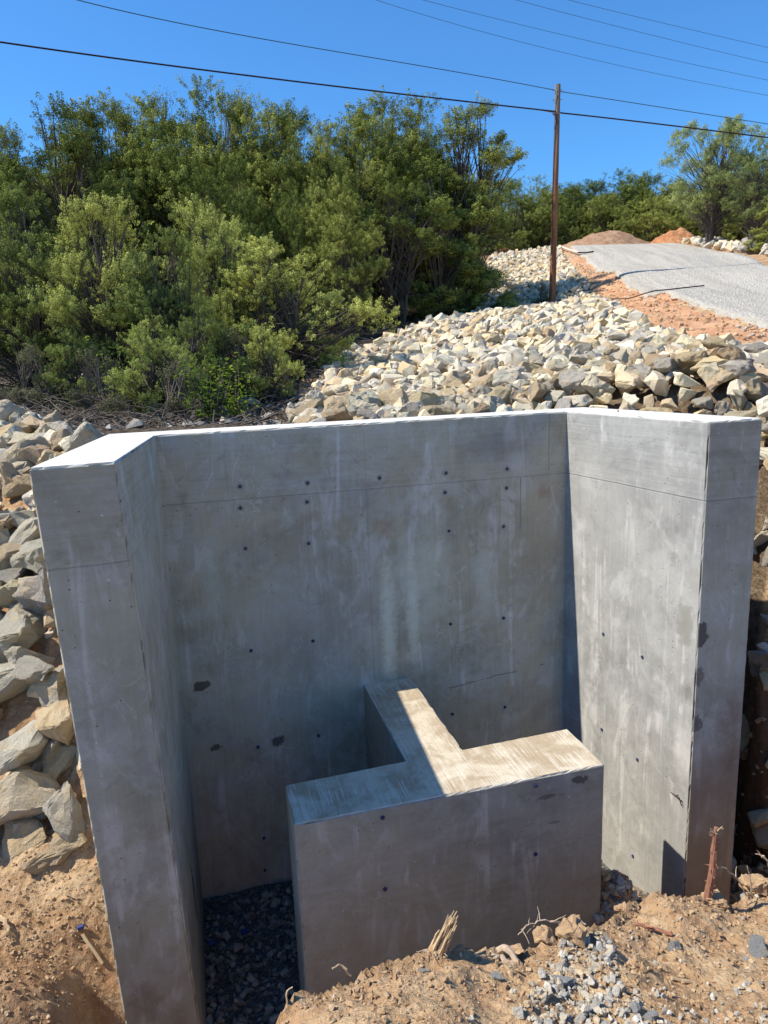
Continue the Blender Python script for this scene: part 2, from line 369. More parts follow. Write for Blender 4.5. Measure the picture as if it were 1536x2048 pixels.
IL = np.array([.081, 3.978]); IR = np.array([.45, 4.073]); SL = np.array([-.21, 5.109]); SR = np.array([.16, 5.204])
ZS = -2.39
bar = prism("baffle_wall", [TLf, TRf, TRb, TLb], ZB, ZS, [M_bar, M_broom], [0, 0, 0, 0], box, edgeattr=True, chip=.008); under_box(bar)
stem = prism("baffle_stem", [IL + nb * .05, IR + nb * .05, SR, SL], ZB, ZS - .0015, [M_bar, M_broom], [0, 0, 0, 0], box, skip=(0, 2), edgeattr=True, chip=.005); under_box(stem)

def on_plane(x, y, P, Q):              # where the sight line of a photo pixel meets a vertical wall face
    d = Q - P; n = np.array([d[1], -d[0]]); r = ray(x, y); return r * (n @ P) / (n @ r[:2]), np.array([n[0], n[1], 0]) / np.linalg.norm(n)
M_plug = plain("blue_plastic", (.012, .03, .16), .45)
M_hole = plain("tie_hole_shade", (.045, .045, .042), .9, 60, (.09, .085, .08)); M_ring = plain("pale_grout_ring", (.40, .385, .35), .95, 90, (.25, .24, .22))  # dark of the recess put into the colour of a raised disc
def disc_geo(c, n, r, thick, seg=12, rng=None, rough=.0):
    n = n / np.linalg.norm(n); a = np.cross(n, [0, 0, 1.]); a /= np.linalg.norm(a); b_ = np.cross(n, a)
    th = np.arange(seg) / seg * 2 * math.pi; rr = r * (1 + (rng.uniform(-rough, rough, seg) if rng is not None else 0))
    ring = lambda k, z: c + n * z + k * (rr * np.cos(th))[:, None] * a + k * (rr * np.sin(th))[:, None] * b_
    V = np.vstack([ring(1, -.004), ring(1, thick * .6), ring(.8, thick), (c + n * thick)[None]])
    F = []
    for j in range(seg):
        k = (j + 1) % seg
        F += [(j, k, seg + k, seg + j), (seg + j, seg + k, 2 * seg + k, 2 * seg + j), (2 * seg + j, 2 * seg + k, 3 * seg, 3 * seg)]
    return V, np.array(F)
rngp = np.random.RandomState(3)
def add_tie(x, y, P, Q, hole, flip=1):
    p, n = on_plane(x, y, P, Q); n = n if np.dot(n, p) < 0 else -n
    mb = MB(); V, F = disc_geo(p, n, .0135 if hole else .0125, .0035 if hole else .006, 14, rngp, .05); mb.add(V, F)
    o = mb.build("tie_hole" if hole else "tie_plug", M_hole if hole else M_plug, box); under_box(o)
    if hole:
        mb = MB(); V, F = disc_geo(p, n, .026, .002, 14, rngp, .22); mb.add(V, F); q = mb.build("grout_ring", M_ring, o)
        q.matrix_parent_inverse = inv
        q.matrix_parent_inverse = Matrix.Identity(4)
    else:
        mb = MB()
        for a in (0, 1.05, 2.1):       # the spokes moulded into the cone end
            dirv = math.cos(a) * np.cross(n, [0, 0, 1.]) + math.sin(a) * np.array([0, 0, 1.])
            V, F = tube([p + n * .008 - dirv * .012, p + n * .008 + dirv * .012], .002, 4); mb.add(V, F)
        q = mb.build("spoke", M_hole, o)
for x, y in ((480, 973), (615, 966), (892, 946), (1014, 938), (481, 1016), (614, 1004), (890, 985), (1013, 976), (491, 1097), (617, 1087), (898, 1062), (1007, 1053), (759, 956)):
    add_tie(x, y, A, B, True)
for x, y in ((502, 1301), (626, 1282), (901, 1248), (1007, 1236), (637, 1471), (516, 1494), (1010, 1414), (905, 1428), (528, 1676), (530, 1740)): add_tie(x, y, A, B, False)
for x, y in ((331, 1458), (319, 1540), (365, 1605), (356, 1796), (342, 1387)): add_tie(x, y, C, A, False)
for x, y in ((1207, 1268), (1285, 1314), (1204, 1459), (1275, 1519), (1266, 1712)): add_tie(x, y, B, F_, False)
for x, y in ((765, 1635), (770, 1778), (1071, 1571), (1071, 1708)): add_tie(x, y, TLf, TRf, False)
# a bent scrap of tie wire sticking out of the right wing
M_rust = plain("rusty_wire", (.05, .035, .03), .7, 40, (.12, .06, .03))
p, n = on_plane(1356, 1590, B, F_); n = n if n[0] < 0 else -n
mb = MB(); V, F = tube([p - n * .01, p + n * .02, p + n * .045 + [.03, -.03, .01], p + n * .03 + [.035, -.035, -.05]], .004, 5); mb.add(V, F)
p2, _ = on_plane(1342, 1584, B, F_); V, F = tube([p2 + n * .004, p + n * .02], .003, 5); mb.add(V, F); wi = mb.build("tie_wire", M_rust, box); under_box(wi)

# ------------------------------------------------------------------ terrain
CP = [(1500, 822, 6.4), (1400, 822, 6.6), (1300, 826, 6.8), (1100, 828, 7.1), (900, 836, 8), (700, 838, 9.3), (620, 846, 10), (1700, 780, 6.3),
      (1536, 702, 11), (1400, 692, 12.2), (1200, 685, 14), (1000, 692, 15), (850, 702, 15.5), (720, 745, 15),
      (1700, 740, 9.5), (1536, 660, 14), (1330, 590, 20.5), (1225, 548, 27), (1168, 514, 37), (1138, 494, 47),
      (1700, 600, 19), (1536, 535, 27), (1450, 508, 37), (1400, 497, 43), (1352, 489, 47),
      (1250, 610, 21.5), (1104, 617, 26), (950, 642, 22), (850, 658, 19.5), (1110, 540, 37), (990, 520, 44), (975, 570, 33),
      (800, 662, 21), (640, 705, 19), (600, 765, 14), (500, 840, 11), (400, 858, 10), (250, 862, 9.3), (100, 846, 10), (0, 826, 11), (300, 740, 15),
      (600, 640, 27), (300, 650, 27), (0, 690, 26), (0, 745, 17), (-300, 740, 20), (-300, 840, 11),
      (0, 872, 8.6), (120, 884, 7.6), (200, 900, 7), (0, 1000, 6.5), (-300, 1000, 6.5), (30, 1150, 5.6), (30, 1300, 4.95), (60, 1500, 4.35), (60, 1650, 3.95), (150, 1712, 3.75), (-300, 1600, 4.2),
      (20, 1760, 3.62), (20, 1900, 3.2), (150, 1900, 3.35), (228, 2040, 3.15), (0, 2048, 2.8), (100, 2048, 2.9), (-300, 1900, 3.2),
      (1545, 900, 6.3), (1545, 1060, 5.7), (1545, 1250, 5.35), (1700, 1000, 6), (1700, 1260, 5.4), (1510, 1350, 5.5)]
CP += [(1500, 762, 8), (1300, 768, 8.4), (1100, 772, 9), (900, 782, 10.6), (1400, 722, 9.6), (1150, 730, 11), (1000, 738, 12), (1700, 760, 7.8)]
PX = [tuple(at(*c)) for c in CP] + [(-1, 5.15, -.75), (0, 5.4, -.7), (1.3, 5.8, -.6), (0, 4.4, -1.3), (1.9, 5.2, -.7), (-1.4, 2.4, -3.8), (-3, 2.0, -3.2), (-6, 2, -2.6), (-8, 8, -1.2), (3.0, 4.6, -4.0), (2.7, 4.9, -4.0), (3.4, 4.8, -3.9), (2.9, 5.15, -3.6), (3, 3.6, -4), (5, 4.6, -2.2),
      (12, 56, 7.9), (20, 60, 8.0), (0, 60, 8.6), (30, 60, 8.3), (-30, 60, 7), (-15, 40, 3.2), (-40, 20, -.2), (25, 30, 4.3), (40, 40, 6), (12, 8, -.3), (20, 15, 1.2), (40, 10, 1.5),
      (-60, -20, -2), (60, -20, -2), (0, -30, -2), (-80, 60, 4), (-60, 150, 8), (0, 150, 9), (80, 150, 10), (120, 60, 9), (100, 0, 3), (0, 300, 10), (-200, 300, 9), (200, 300, 11),
      (-150, 0, 0), (200, 0, 3), (-150, -150, -2), (150, -150, -2), (0, -4, -2.6), (8, -2, -2.0), (-8, -2, -2.4)]
PX = np.array(PX)
def tps_fit(P, lam=.002):
    n = len(P); d2 = ((P[:, None, :2] - P[None, :, :2]) ** 2).sum(-1); K = -np.sqrt(d2 + .06) - lam * np.eye(n)
    Q = np.hstack([np.ones((n, 1)), P[:, :2]]); M_ = np.block([[K, Q], [Q.T, np.zeros((3, 3))]])
    s = np.linalg.solve(M_, np.concatenate([P[:, 2], np.zeros(3)])); return P[:, :2].copy(), s[:n], s[n:]
def tps_ev(mod, x, y):
    c, wt, a = mod; x = np.asarray(x, float); y = np.asarray(y, float); out = a[0] + a[1] * x + a[2] * y
    for i in range(len(c)):
        d2 = (x - c[i, 0]) ** 2 + (y - c[i, 1]) ** 2; out = out - wt[i] * np.sqrt(d2 + .06)
    return out
OUT = tps_fit(PX, .01)
BK = [(540, 2048, 1.62), (575, 2000, 1.72), (640, 1962, 1.82), (750, 1927, 1.95), (860, 1898, 2.05), (1010, 1900, 2.15), (1100, 1882, 2.25), (1205, 1836, 2.45), (1262, 1800, 2.7), (1400, 1795, 2.85), (1480, 1795, 2.95), (1536, 1742, 3.2)]
crest = np.vstack([[(-.75, -3, 0), (-.6, .3, 0), (-.42, 1.2, 0)], [at(*c) for c in BK], [(2.4, 3.4, 0), (4, 3.7, 0), (9, 4.0, 0)]])[:, :2]
BPT = np.array([at(*c) for c in BK] + [at(*c) for c in ((700, 2048, 1.55), (1000, 2048, 1.66), (1250, 2048, 1.78), (1500, 2048, 1.92), (1400, 1900, 2.4), (1200, 1950, 2.1), (850, 1980, 1.8))] +
               [(0, .5, -1.62), (0, -1, -1.6), (2, -1, -1.7), (-.5, .8, -1.66), (4, 1, -2.0), (3, 2.6, -2.25), (5, 3, -2.2), (9, 3, -2.0), (9, -3, -1.9), (-.7, -3, -1.6)])
BNK = tps_fit(BPT, .002)
bank_poly = [tuple(p) for p in crest] + [(9, -3)]
def sd_poly(x, y, line):
    best = np.full(np.shape(x), 1e9)
    for i in range(len(line) - 1):
        a, b_ = line[i], line[i + 1]; d = b_ - a; L2 = d @ d
        t = np.clip(((x - a[0]) * d[0] + (y - a[1]) * d[1]) / L2, 0, 1)
        best = np.minimum(best, np.hypot(x - a[0] - t * d[0], y - a[1] - t * d[1]))
    return best
mid = lambda p, q: tuple((np.array(p) + np.array(q)) / 2)
PIT = [mid(C, D), mid(A, E_), mid(B, H_), mid(F_, G)]
pit_in = PIT + [(2.15, 2.0), (-1.38, 2.0)]
def raw_outer(x, y): return tps_ev(OUT, x, y)
def rough(x, y, near):
    b = fbm(x * 1.1, y * 1.1, 4, 1) * .10 + near * (fbm(x * 9, y * 9, 5, 2) * .045 + np.abs(fbm(x * 22, y * 22, 3, 4)) * .03)
    return b
def ground_z(x, y, detail=True):
    x = np.asarray(x, float); y = np.asarray(y, float)
    o = raw_outer(x, y)
    # pit and the low ground in front of the box
    pz = -3.95 + .58 * np.exp(-((x - 1.36) ** 2 + (y - 3.98) ** 2) / .07) + .15 * sstep(1, 1.5, x) * sstep(5, 4.2, y)
    frontm = sstep(4.35, 3.9, y) * (x > 1.9) + (y < 3.3) * (x > -1.5) * 1.0 * (x <= 1.9)
    inn = pip(x, y, pit_in)
    lw_ = sstep(-1.75, -1.45, x) * (y < 3.26)
    wq = np.clip(np.maximum(inn * 1.0, np.maximum(lw_ * (x < 9), sstep(4.5, 4.1, y) * (x > 2.13) * sstep(6, 4, x))), 0, 1)
    pz2 = np.where(x > 2.13, -3.9, pz)
    h = o * (1 - wq) + np.minimum(pz2, np.where(inn, 9, o)) * wq
    h = np.where(inn, pz, h)
    tr_ = -3.95 + 4.2 * np.maximum(0, np.maximum(x - 3.0, y - 4.98)); h = np.where((x > 2.13) & ~inn & (x < 6) & (y < 7) & (y > 2), np.minimum(h, tr_), h)
    # spoil bank the photo was taken from
    inb = pip(x, y, bank_poly); sd = sd_poly(x, y, crest); zc = tps_ev(BNK, x, y)
    sm = np.where(inb, 0, sd)
    hb = zc - .035 * np.exp(-(sd / .10) ** 2) * inb - 2.2 * sm - .0 + np.where(inb, 0, 0)
    valid = (x > -3) & (x < 9.5) & (y > -4) & (y < 6)
    hb = np.where(valid, hb, -99)
    near = np.exp(-((x - .5) ** 2 / 60 + (y - 3) ** 2 / 80))
    if detail:
        nn = rough(x, y, near); nb_ = fbm(x * 3.1, y * 3.1, 5, 6) * .12 + .05 * (.35 - np.abs(fbm(x * 6.5, y * 6.5, 3, 13))) + np.abs(fbm(x * 15, y * 15, 4, 3)) * .05
        h = h + np.where(inn, fbm(x * 5, y * 5, 3, 8) * .02, nn); hb = hb + nb_ * .7 - .012
    return np.maximum(h, hb)
def gz(x, y): return float(ground_z(np.array([x]), np.array([y]))[0])

def lines(segs):
    out = [segs[0][0]]
    for a, b_, st in segs:
        n = max(1, int(math.ceil((b_ - a) / st))); out += list(np.linspace(a, b_, n + 1)[1:])
    return np.array(out)
gx = lines([(-300, -60, 30), (-60, -20, 4), (-20, -6, .5), (-6, -3.3, .1), (-3.3, 3.3, .017), (3.3, 8, .12), (8, 18, .25), (18, 60, 3), (60, 300, 30)])
gy = lines([(-300, -20, 28), (-20, 0, 1.5), (0, 1.2, .1), (1.2, 4.5, .016), (4.5, 8, .06), (8, 20, .16), (20, 50, .4), (50, 120, 5), (120, 400, 28)])
XX, YY = np.meshgrid(gx, gy); ZZ = ground_z(XX, YY)
# zones of bare red earth and of leaf litter, by where the ground has that soil
red_poly = [at(*c)[:2] for c in ((1750, 830, 7.2), (1536, 745, 9.2), (1330, 705, 13.5), (1235, 640, 20), (1150, 536, 37), (1125, 505, 46), (1100, 480, 50), (1150, 485, 52), (1240, 545, 27), (1360, 595, 20), (1560, 665, 14), (1800, 760, 9))]
jx = XX + fbm(XX * .9, YY * .9, 3, 11) * 1.1 * np.clip(YY / 20, .2, 1); jy = YY + fbm(XX * .8 + 9, YY * .8, 3, 12) * 1.1 * np.clip(YY / 20, .2, 1)
rA_ = [at(*c)[:2] for c in ((612, 846, 9.2), (645, 745, 15.5), (850, 660, 20), (965, 570, 33), (1120, 503, 46), (1200, 632, 21.8), (1290, 695, 14.8), (1536, 742, 9.4), (1720, 805, 7))] + [(4.6, 5.6), (2.4, 5.7), (1.4, 5.8), (-.8, 5.8)]
ripz = .8 * pip(XX, YY, rA_); ZZ = ZZ - .14 * (ripz > 0)
redz = pip(jx, jy, red_poly) * 1.0
forest_poly = [at(*c)[:2] for c in ((-500, 900, 9), (130, 868, 8.6), (215, 870, 5.5), (600, 850, 5.9), (600, 838, 11), (600, 790, 14), (700, 715, 17), (860, 645, 22), (960, 610, 24), (975, 510, 42))] + [(8, 70), (-80, 70), (-80, 10)]
forz = pip(XX, YY, forest_poly) * 1.0
far = (YY > 50) * 1.0
forz = np.maximum(forz, ripz)
forz = np.maximum(forz, far)
rub_ = sstep(.9, 1.4, XX) * sstep(4.9, 4.3, YY)
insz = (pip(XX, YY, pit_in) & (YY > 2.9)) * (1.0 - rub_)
trench_shadez = sstep(2.0, 2.2, XX) * sstep(5, 4, XX) * sstep(3.9, 4.2, YY) * sstep(5.9, 5.4, YY) * sstep(-2.4, -2.75, ZZ)  # mask that paints the trench's deep shade into the soil colour
ny, nx_ = XX.shape; idx = np.arange(nx_ * ny).reshape(ny, nx_)
FQ = np.stack([idx[:-1, :-1], idx[:-1, 1:], idx[1:, 1:], idx[1:, :-1]], -1).reshape(-1, 4)
def ground_mat():
    b = NB("earth"); P = b.pos(); n1 = b.noise(P, 2.2, 6, .65, .4); n2 = b.noise(P, 14, 6, .7); n3 = b.noise(P, 70, 4, .7); n0 = b.noise(P, .8, 3)
    tan = b.mix(b.rng(n1, .35, .65), (.34, .20, .105), (.48, .335, .195)); tan = b.mix(b.rng(n2, .5, .7, 0, .6), tan, (.58, .45, .295))
    tan = b.mix(b.rng(n2, .44, .3, 0, .75), tan, (.19, .10, .055)); tan = b.mix(b.rng(n0, .5, .62, 0, .35), tan, (.25, .13, .07))
    tan = b.mix(b.math('MULTIPLY', b.rng(n3, .58, .66), .6), tan, (.52, .44, .33))
    sy = b.sep(P)[1]                     # soil further back on the hill is redder and paler
    red = b.mix(b.rng(n1, .35, .65), (.42, .20, .10), (.56, .33, .19)); red = b.mix(b.rng(n2, .5, .7, 0, .5), red, (.60, .42, .28))
    c = b.mix(b.attr("red"), tan, red)
    lit = b.mix(b.rng(n2, .4, .65), (.045, .034, .024), (.13, .105, .078)); lit = b.mix(b.rng(n3, .55, .65, 0, .5), lit, (.20, .17, .13)); lit = b.mix(b.rng(n1, .55, .7, 0, .5), lit, (.17, .125, .08))
    c = b.mix(b.attr("litter"), c, lit)
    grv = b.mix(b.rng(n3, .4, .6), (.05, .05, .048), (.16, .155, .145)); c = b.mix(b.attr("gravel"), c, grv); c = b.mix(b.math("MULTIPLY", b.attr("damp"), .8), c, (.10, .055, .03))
    h = b.math('ADD', b.math('MULTIPLY', n2, .8), b.math('MULTIPLY', n3, .5)); h = b.math('ADD', h, b.math('MULTIPLY', b.vor(P, 26), .5))
    b.bump(h, .9, .03); b.p.inputs["Roughness"].default_value = .97; b.p.inputs["Specular IOR Level"].default_value = .1
    return b.base(c)
M_ground = ground_mat()
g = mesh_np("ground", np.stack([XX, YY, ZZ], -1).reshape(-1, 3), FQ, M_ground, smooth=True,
            attr={"red": ('POINT', redz.ravel()), "litter": ('POINT', forz.ravel()), "damp": ('POINT', trench_shadez.ravel()), "gravel": ('POINT', insz.ravel())})
tag(g, kind="structure")

# gravel road sheet, following the hill
RL = [(1800, 800, 8.2), (1640, 715, 11.3), (1536, 660, 14), (1425, 622, 17), (1330, 590, 20.5), (1270, 566, 24), (1225, 548, 27), (1190, 528, 32), (1160, 508, 39), (1138, 493, 47), (1135, 491, 50)]
RR = [(2600, 800, 8.2), (2100, 700, 13), (1850, 640, 17), (1700, 600, 19), (1600, 560, 24), (1536, 535, 27), (1480, 518, 33), (1450, 508, 37), (1400, 497, 43), (1360, 489, 47), (1345, 487, 50)]
def resample(L, n):
    P = np.array([at(*c)[:2] for c in L]); d = np.r_[0, np.cumsum(np.linalg.norm(np.diff(P, axis=0), axis=1))]
    s = np.linspace(0, d[-1], n); return np.stack([np.interp(s, d, P[:, 0]), np.interp(s, d, P[:, 1])], 1)
nL, nW = 260, 60
Lp, Rp = resample(RL, nL), resample(RR, nL); tt = np.linspace(0, 1, nW)[None, :, None]
RP = Lp[:, None] * (1 - tt) + Rp[:, None] * tt
RP[:, 0, :] += fbm(np.arange(nL) * .35, np.zeros(nL), 3, 5)[:, None] * .35
rz = raw_outer(RP[..., 0], RP[..., 1]) + .06 + fbm(RP[..., 0] * .5, RP[..., 1] * .5, 3, 2) * .05
edge = np.minimum(np.arange(nW), np.arange(nW)[::-1])[None, :]
rz = rz + .05 * np.minimum(edge / 3, 1) + fbm(RP[..., 0] * 3, RP[..., 1] * 3, 3, 9) * .012
rz[:, 0] -= .16; rz[:, -1] -= .16
ri = np.arange(nL * nW).reshape(nL, nW); RQ = np.stack([ri[:-1, :-1], ri[:-1, 1:], ri[1:, 1:], ri[1:, :-1]], -1).reshape(-1, 4)
uvt = np.stack([np.broadcast_to(tt[..., 0], (nL, nW)), np.broadcast_to((np.arange(nL) * .15)[:, None], (nL, nW))], -1).reshape(-1, 2)[RQ.ravel()]
b = NB("road_gravel"); P = b.pos(); n2 = b.noise(P, 7, 8, .8); n1 = b.noise(P, 1.2, 4, .6); U = b.uv()
trk = b.noise(b.mapv(U, (16, .12, 1)), 1, 4, .6)
c = b.mix(b.rng(n2, .35, .65), (.35, .32, .27), (.54, .50, .43)); c = b.mix(b.rng(trk, .45, .62, 0, .5), c, (.57, .53, .46)); c = b.mix(b.rng(trk, .44, .34, 0, .45), c, (.33, .315, .29))
c = b.mix(b.rng(n1, .6, .75, 0, .35), c, (.45, .39, .32)); b.bump(b.math('ADD', n2, b.vor(P, 18)), 1, .05)
M_road = b.base(c)
road = mesh_np("gravel_road", np.dstack([RP, rz]).reshape(-1, 3), RQ, M_road, smooth=True, uv=uvt); tag(road, kind="structure")

# ------------------------------------------------------------------ rocks
def rock_mat(name, objcol):
    b = NB(name); P = b.obj() if objcol else b.mapv(b.pos(), (2.4, 2.4, 2.4))
    base = b.node("ShaderNodeObjectInfo").outputs["Color"] if objcol else b.attr("tone", "Color")
    k = 1.0
    n1 = b.noise(P, 4.5 * k, 5, .6, .5); n2 = b.noise(P, 22 * k, 6, .7); n3 = b.noise(P, 70, 4, .7)
    c = b.mix(b.rng(n1, .5, .68, 0, .55), base, (.60, .46, .27)); c = b.mix(b.rng(n1, .47, .34, 0, .3), c, (.46, .425, .36))
    c = b.mix(b.rng(n2, .55, .7, 0, .45), c, (.72, .69, .61)); c = b.mix(b.rng(n2, .42, .3, 0, .45), c, (.27, .235, .19))
    c = b.mix(b.rng(b.noise(P, 3, 3, .5, 1), .68, .74, 0, .45), c, (.36, .22, .11))
    b.bump(b.math('ADD', b.math('MULTIPLY', n2, 1.2), b.math('MULTIPLY', n3, .45)), .95, .035 if objcol else .012); b.p.inputs["Roughness"].default_value = .93
    return b.base(c)
M_rockO = rock_mat("limestone", True); M_rockA = rock_mat("limestone_pile", False)
def rock_shape(seed, hi):
    rnd = random.Random(seed); bm = bmesh.new(); dims = (1, rnd.uniform(.62, .9), rnd.uniform(.45, .75))
    e = rnd.uniform(.35, .6)
    for i in range(rnd.randint(12, 17)):
        v = Vector((rnd.gauss(0, 1), rnd.gauss(0, 1), rnd.gauss(0, 1))).normalized()
        v = Vector([math.copysign(abs(q) ** e, q) for q in v]); v /= max(1.0, v.length * .62)
        k = rnd.uniform(.82, 1.05); bm.verts.new((v.x * dims[0] * .5 * k, v.y * dims[1] * .5 * k, v.z * dims[2] * .5 * k))
    r_ = bmesh.ops.convex_hull(bm, input=bm.verts)
    bmesh.ops.delete(bm, geom=[q for q in r_["geom_interior"] if isinstance(q, bmesh.types.BMVert)], context='VERTS')
    bmesh.ops.dissolve_limit(bm, angle_limit=R(14), verts=bm.verts, edges=bm.edges)
    if hi:
        bmesh.ops.bevel(bm, geom=list(bm.edges), offset=.022, segments=1, affect='EDGES', clamp_overlap=True)
        bmesh.ops.triangulate(bm, faces=bm.faces)
        for it in range(2 if hi > 1 else 1):
            bmesh.ops.subdivide_edges(bm, edges=[e_ for e_ in bm.edges if e_.calc_length() > (.16, .10)[it]], cuts=1, use_grid_fill=True)
            bmesh.ops.triangulate(bm, faces=bm.faces)
        off = Vector((seed * 3.1, 0, 0)); bm.normal_update()
        for v in bm.verts:
            q = v.co + off; v.co += v.normal * (.07 * mnoise.noise(q * 3.2) + .042 * mnoise.noise(q * 8) + .022 * mnoise.noise(q * 19))
    bmesh.ops.triangulate(bm, faces=bm.faces)
    bmesh.ops.remove_doubles(bm, verts=bm.verts, dist=.002)
    bm.verts.index_update(); V = np.array([v.co[:] for v in bm.verts]); F = np.array([[v.index for v in f.verts] for f in bm.faces if len(f.verts) == 3])
    bm.free(); return V, F
NV = 18
ROCK_HI = [rock_shape(100 + i, 2) for i in range(NV)]; ROCK_LO = [rock_shape(100 + i, 1) for i in range(NV)]; PEB = [rock_shape(300 + i, 0) for i in range(8)]
hi_mesh = []
for i in range(NV):
    o = mesh_np("rock", *ROCK_HI[i], M_rockO, link=False); me = o.data; bpy.data.objects.remove(o); hi_mesh.append(me)
TONES = [("pale grey", (.55, .50, .40), .34), ("tan", (.60, .46, .28), .28), ("cream", (.74, .63, .44), .28), ("dark grey", (.42, .38, .325), .10), ("rust brown", (.46, .33, .20), .05)]
tp = np.array([t[2] for t in TONES]); tp /= tp.sum()
def rotm(rng, tilt=.5):
    a = rng.uniform(0, 6.283); ax = rng.normal(0, tilt); ay = rng.normal(0, tilt)
    return (Matrix.Rotation(ax, 3, 'X') @ Matrix.Rotation(ay, 3, 'Y') @ Matrix.Rotation(a, 3, 'Z'))
class Hash:
    def __init__(s, c): s.c = c; s.d = {}
    def ok(s, x, y, r, f):
        i, j = int(x // s.c), int(y // s.c)
        for a in (-1, 0, 1):
            for b_ in (-1, 0, 1):
                for (X, Y, r2) in s.d.get((i + a, j + b_), ()):
                    if (X - x) ** 2 + (Y - y) ** 2 < (f * (r + r2)) ** 2: return False
        return True
    def put(s, x, y, r): s.d.setdefault((int(x // s.c), int(y // s.c)), []).append((x, y, r))
wallring = [D + [-.02, -.02], C, A, B, F_, G, H_, E_]
def near_wall(x, y, m_):
    if pip([x], [y], [D, C, A, B, F_, G, H_, E_])[0]: return True
    return sd_poly(np.array([x]), np.array([y]), np.array([D, E_, H_, G, F_, B, A, C, D]))[0] < m_
rrng = np.random.RandomState(11)
riprap_A = [at(*c)[:2] for c in ((612, 846, 9.2), (640, 800, 12.5), (650, 745, 15.5), (750, 700, 17), (850, 660, 20), (950, 628, 22.8), (965, 570, 33), (985, 508, 46), (1120, 503, 46), (1132, 550, 36), (1205, 630, 21.8), (1300, 690, 14.8), (1536, 738, 9.6), (1720, 800, 7.2))] + [(5.2, 6.4), (4.6, 5.6), (3.6, 5.1), (2.7, 4.95)] + [tuple(G + [.1, .6]), tuple(H_ + [.1, .1]), (.3, 5.75), (-.6, 5.8), (-.85, 7.5)]
riprap_B = [at(*c)[:2] for c in ((205, 880, 6.6), (150, 880, 7.4), (60, 858, 9.3), (-80, 850, 10))] + [(-9, 9), (-8, 5.6), (-5, 3.9)] + [at(*c)[:2] for c in ((-60, 1690, 3.85), (60, 1702, 3.85), (170, 1715, 3.75))] + [tuple(D + [-.02, .45]), tuple(E_ + [-.03, .1])]
HS = Hash(.9); rocks = []
def scatter(poly, n, smin, smax, f, layer, rng=rrng, tries=1):
    P = np.array(poly); lo, hi = P.min(0), P.max(0); X = rng.uniform(lo[0], hi[0], n); Y = rng.uniform(lo[1], hi[1], n)
    ins = pip(X, Y, poly); X, Y = X[ins], Y[ins]; Z = ground_z(X, Y)
    Sz = np.sort(np.clip(rng.lognormal(math.log((smin + smax) / 2), .28, len(X)), smin, smax))[::-1]
    for x, y, z, s in zip(X, Y, Z, Sz):
        if layer == 1 and x < -1.4 and y < 12: s = min(s, .30 + .18 * rng.rand())
        if y < 11 and x > -1.5: s = min(s, .22 + .13 * rng.rand() + max(0, y - 6) * .012)
        r = s * .5
        if not hs.ok(x, y, r, f): continue
        if x > -2.8 and x < 3.2 and y < 6.9 and near_wall(x, y, r * .95): continue
        hs.put(x, y, r); rocks.append([x, y, z + s * (.12 if layer == 0 else .34) + rng.uniform(-.02, .05), s, rng.choice(len(TONES), p=tp), rng.randint(NV), layer])
hs = Hash(.9); scatter(riprap_A, 70000, .18, .34, .62, 0); scatter(riprap_B, 9000, .18, .40, .62, 0)
hs = Hash(.9); scatter(riprap_A, 46000, .19, .37, .72, 1); scatter(riprap_B, 4000, .24, .52, .74, 1)
hs = Hash(.9); scatter([(2.32, 5.45), (4.2, 5.3), (4.4, 6.6), (2.2, 6.6)], 2600, .20, .40, .42, 1)
hs = Hash(.6); scatter(riprap_B, 1500, .08, .17, 1.6, 0); scatter(riprap_A, 12000, .1, .17, 1.6, 0)
# stones along the far side of the road
far_poly = [at(*c)[:2] for c in ((1350, 478, 52), (1400, 500, 44), (1450, 517, 38), (1510, 535, 33), (1560, 555, 29), (1570, 548, 30), (1480, 505, 41), (1440, 478, 46), (1380, 468, 53))]
def place_block(px, py, d, w_, tone, var, lift=0, flat=None): # a rock picked out by eye in the photo
    p = at(px, py, d); rocks.append([p[0], p[1], p[2] + lift, w_, tone, var, 2])
BIG = [((45, 1490, 4.15), .44, 0, 3), ((62, 1588, 3.95), .50, 2, 7), ((50, 1672, 3.85), .40, 1, 11), ((122, 1690, 3.85), .44, 1, 5), ((112, 1432, 4.35), .40, 1, 9), ((12, 1362, 4.6), .46, 0, 2), ((72, 1338, 4.55), .34, 3, 13),
       ((120, 1540, 4.12), .36, 0, 14), ((15, 1270, 4.85), .42, 0, 10), ((88, 1198, 5.1), .44, 3, 6), ((18, 1192, 5.2), .36, 2, 1), ((80, 1118, 5.5), .44, 0, 12), ((25, 1120, 5.6), .36, 1, 4)]
nbig = len(BIG)
BP = np.array([at(*c[0]) for c in BIG])
keep = []
for r_ in rocks:                        # leave room for the hand-placed ones
    dd = np.linalg.norm(BP[:, :2] - np.array(r_[:2]), axis=1)
    if r_[6] == 1 and (dd < .30).any(): continue
    keep.append(r_)
rocks = keep
for (c_, s_, t_, v_) in BIG: place_block(*c_, s_, t_, v_)
hs = Hash(1.2); PF = np.array(far_poly)
n0 = len(rocks); scatter(far_poly, 6000, .28, .58, .72, 1, np.random.RandomState(5))
for r_ in rocks[n0:]: r_[4] = random.Random(int(r_[0] * 1000)).choice([0, 0, 1, 3])
RA = np.array([[r_[0], r_[1], r_[2]] for r_ in rocks]); pj = proj(RA); size_px = np.array([r_[3] for r_ in rocks]) * F_PX / np.maximum(pj[:, 2], .1)
hid = pip(pj[:, 0], pj[:, 1] - size_px * .35, [(60, 945), (230, 873), (1150, 820), (1520, 840), (1450, 2048), (280, 2048)])
vis = (pj[:, 2] > 0) & (pj[:, 0] > -20) & (pj[:, 0] < 1556) & (pj[:, 1] > 0) & (pj[:, 1] < 2060) & ~hid
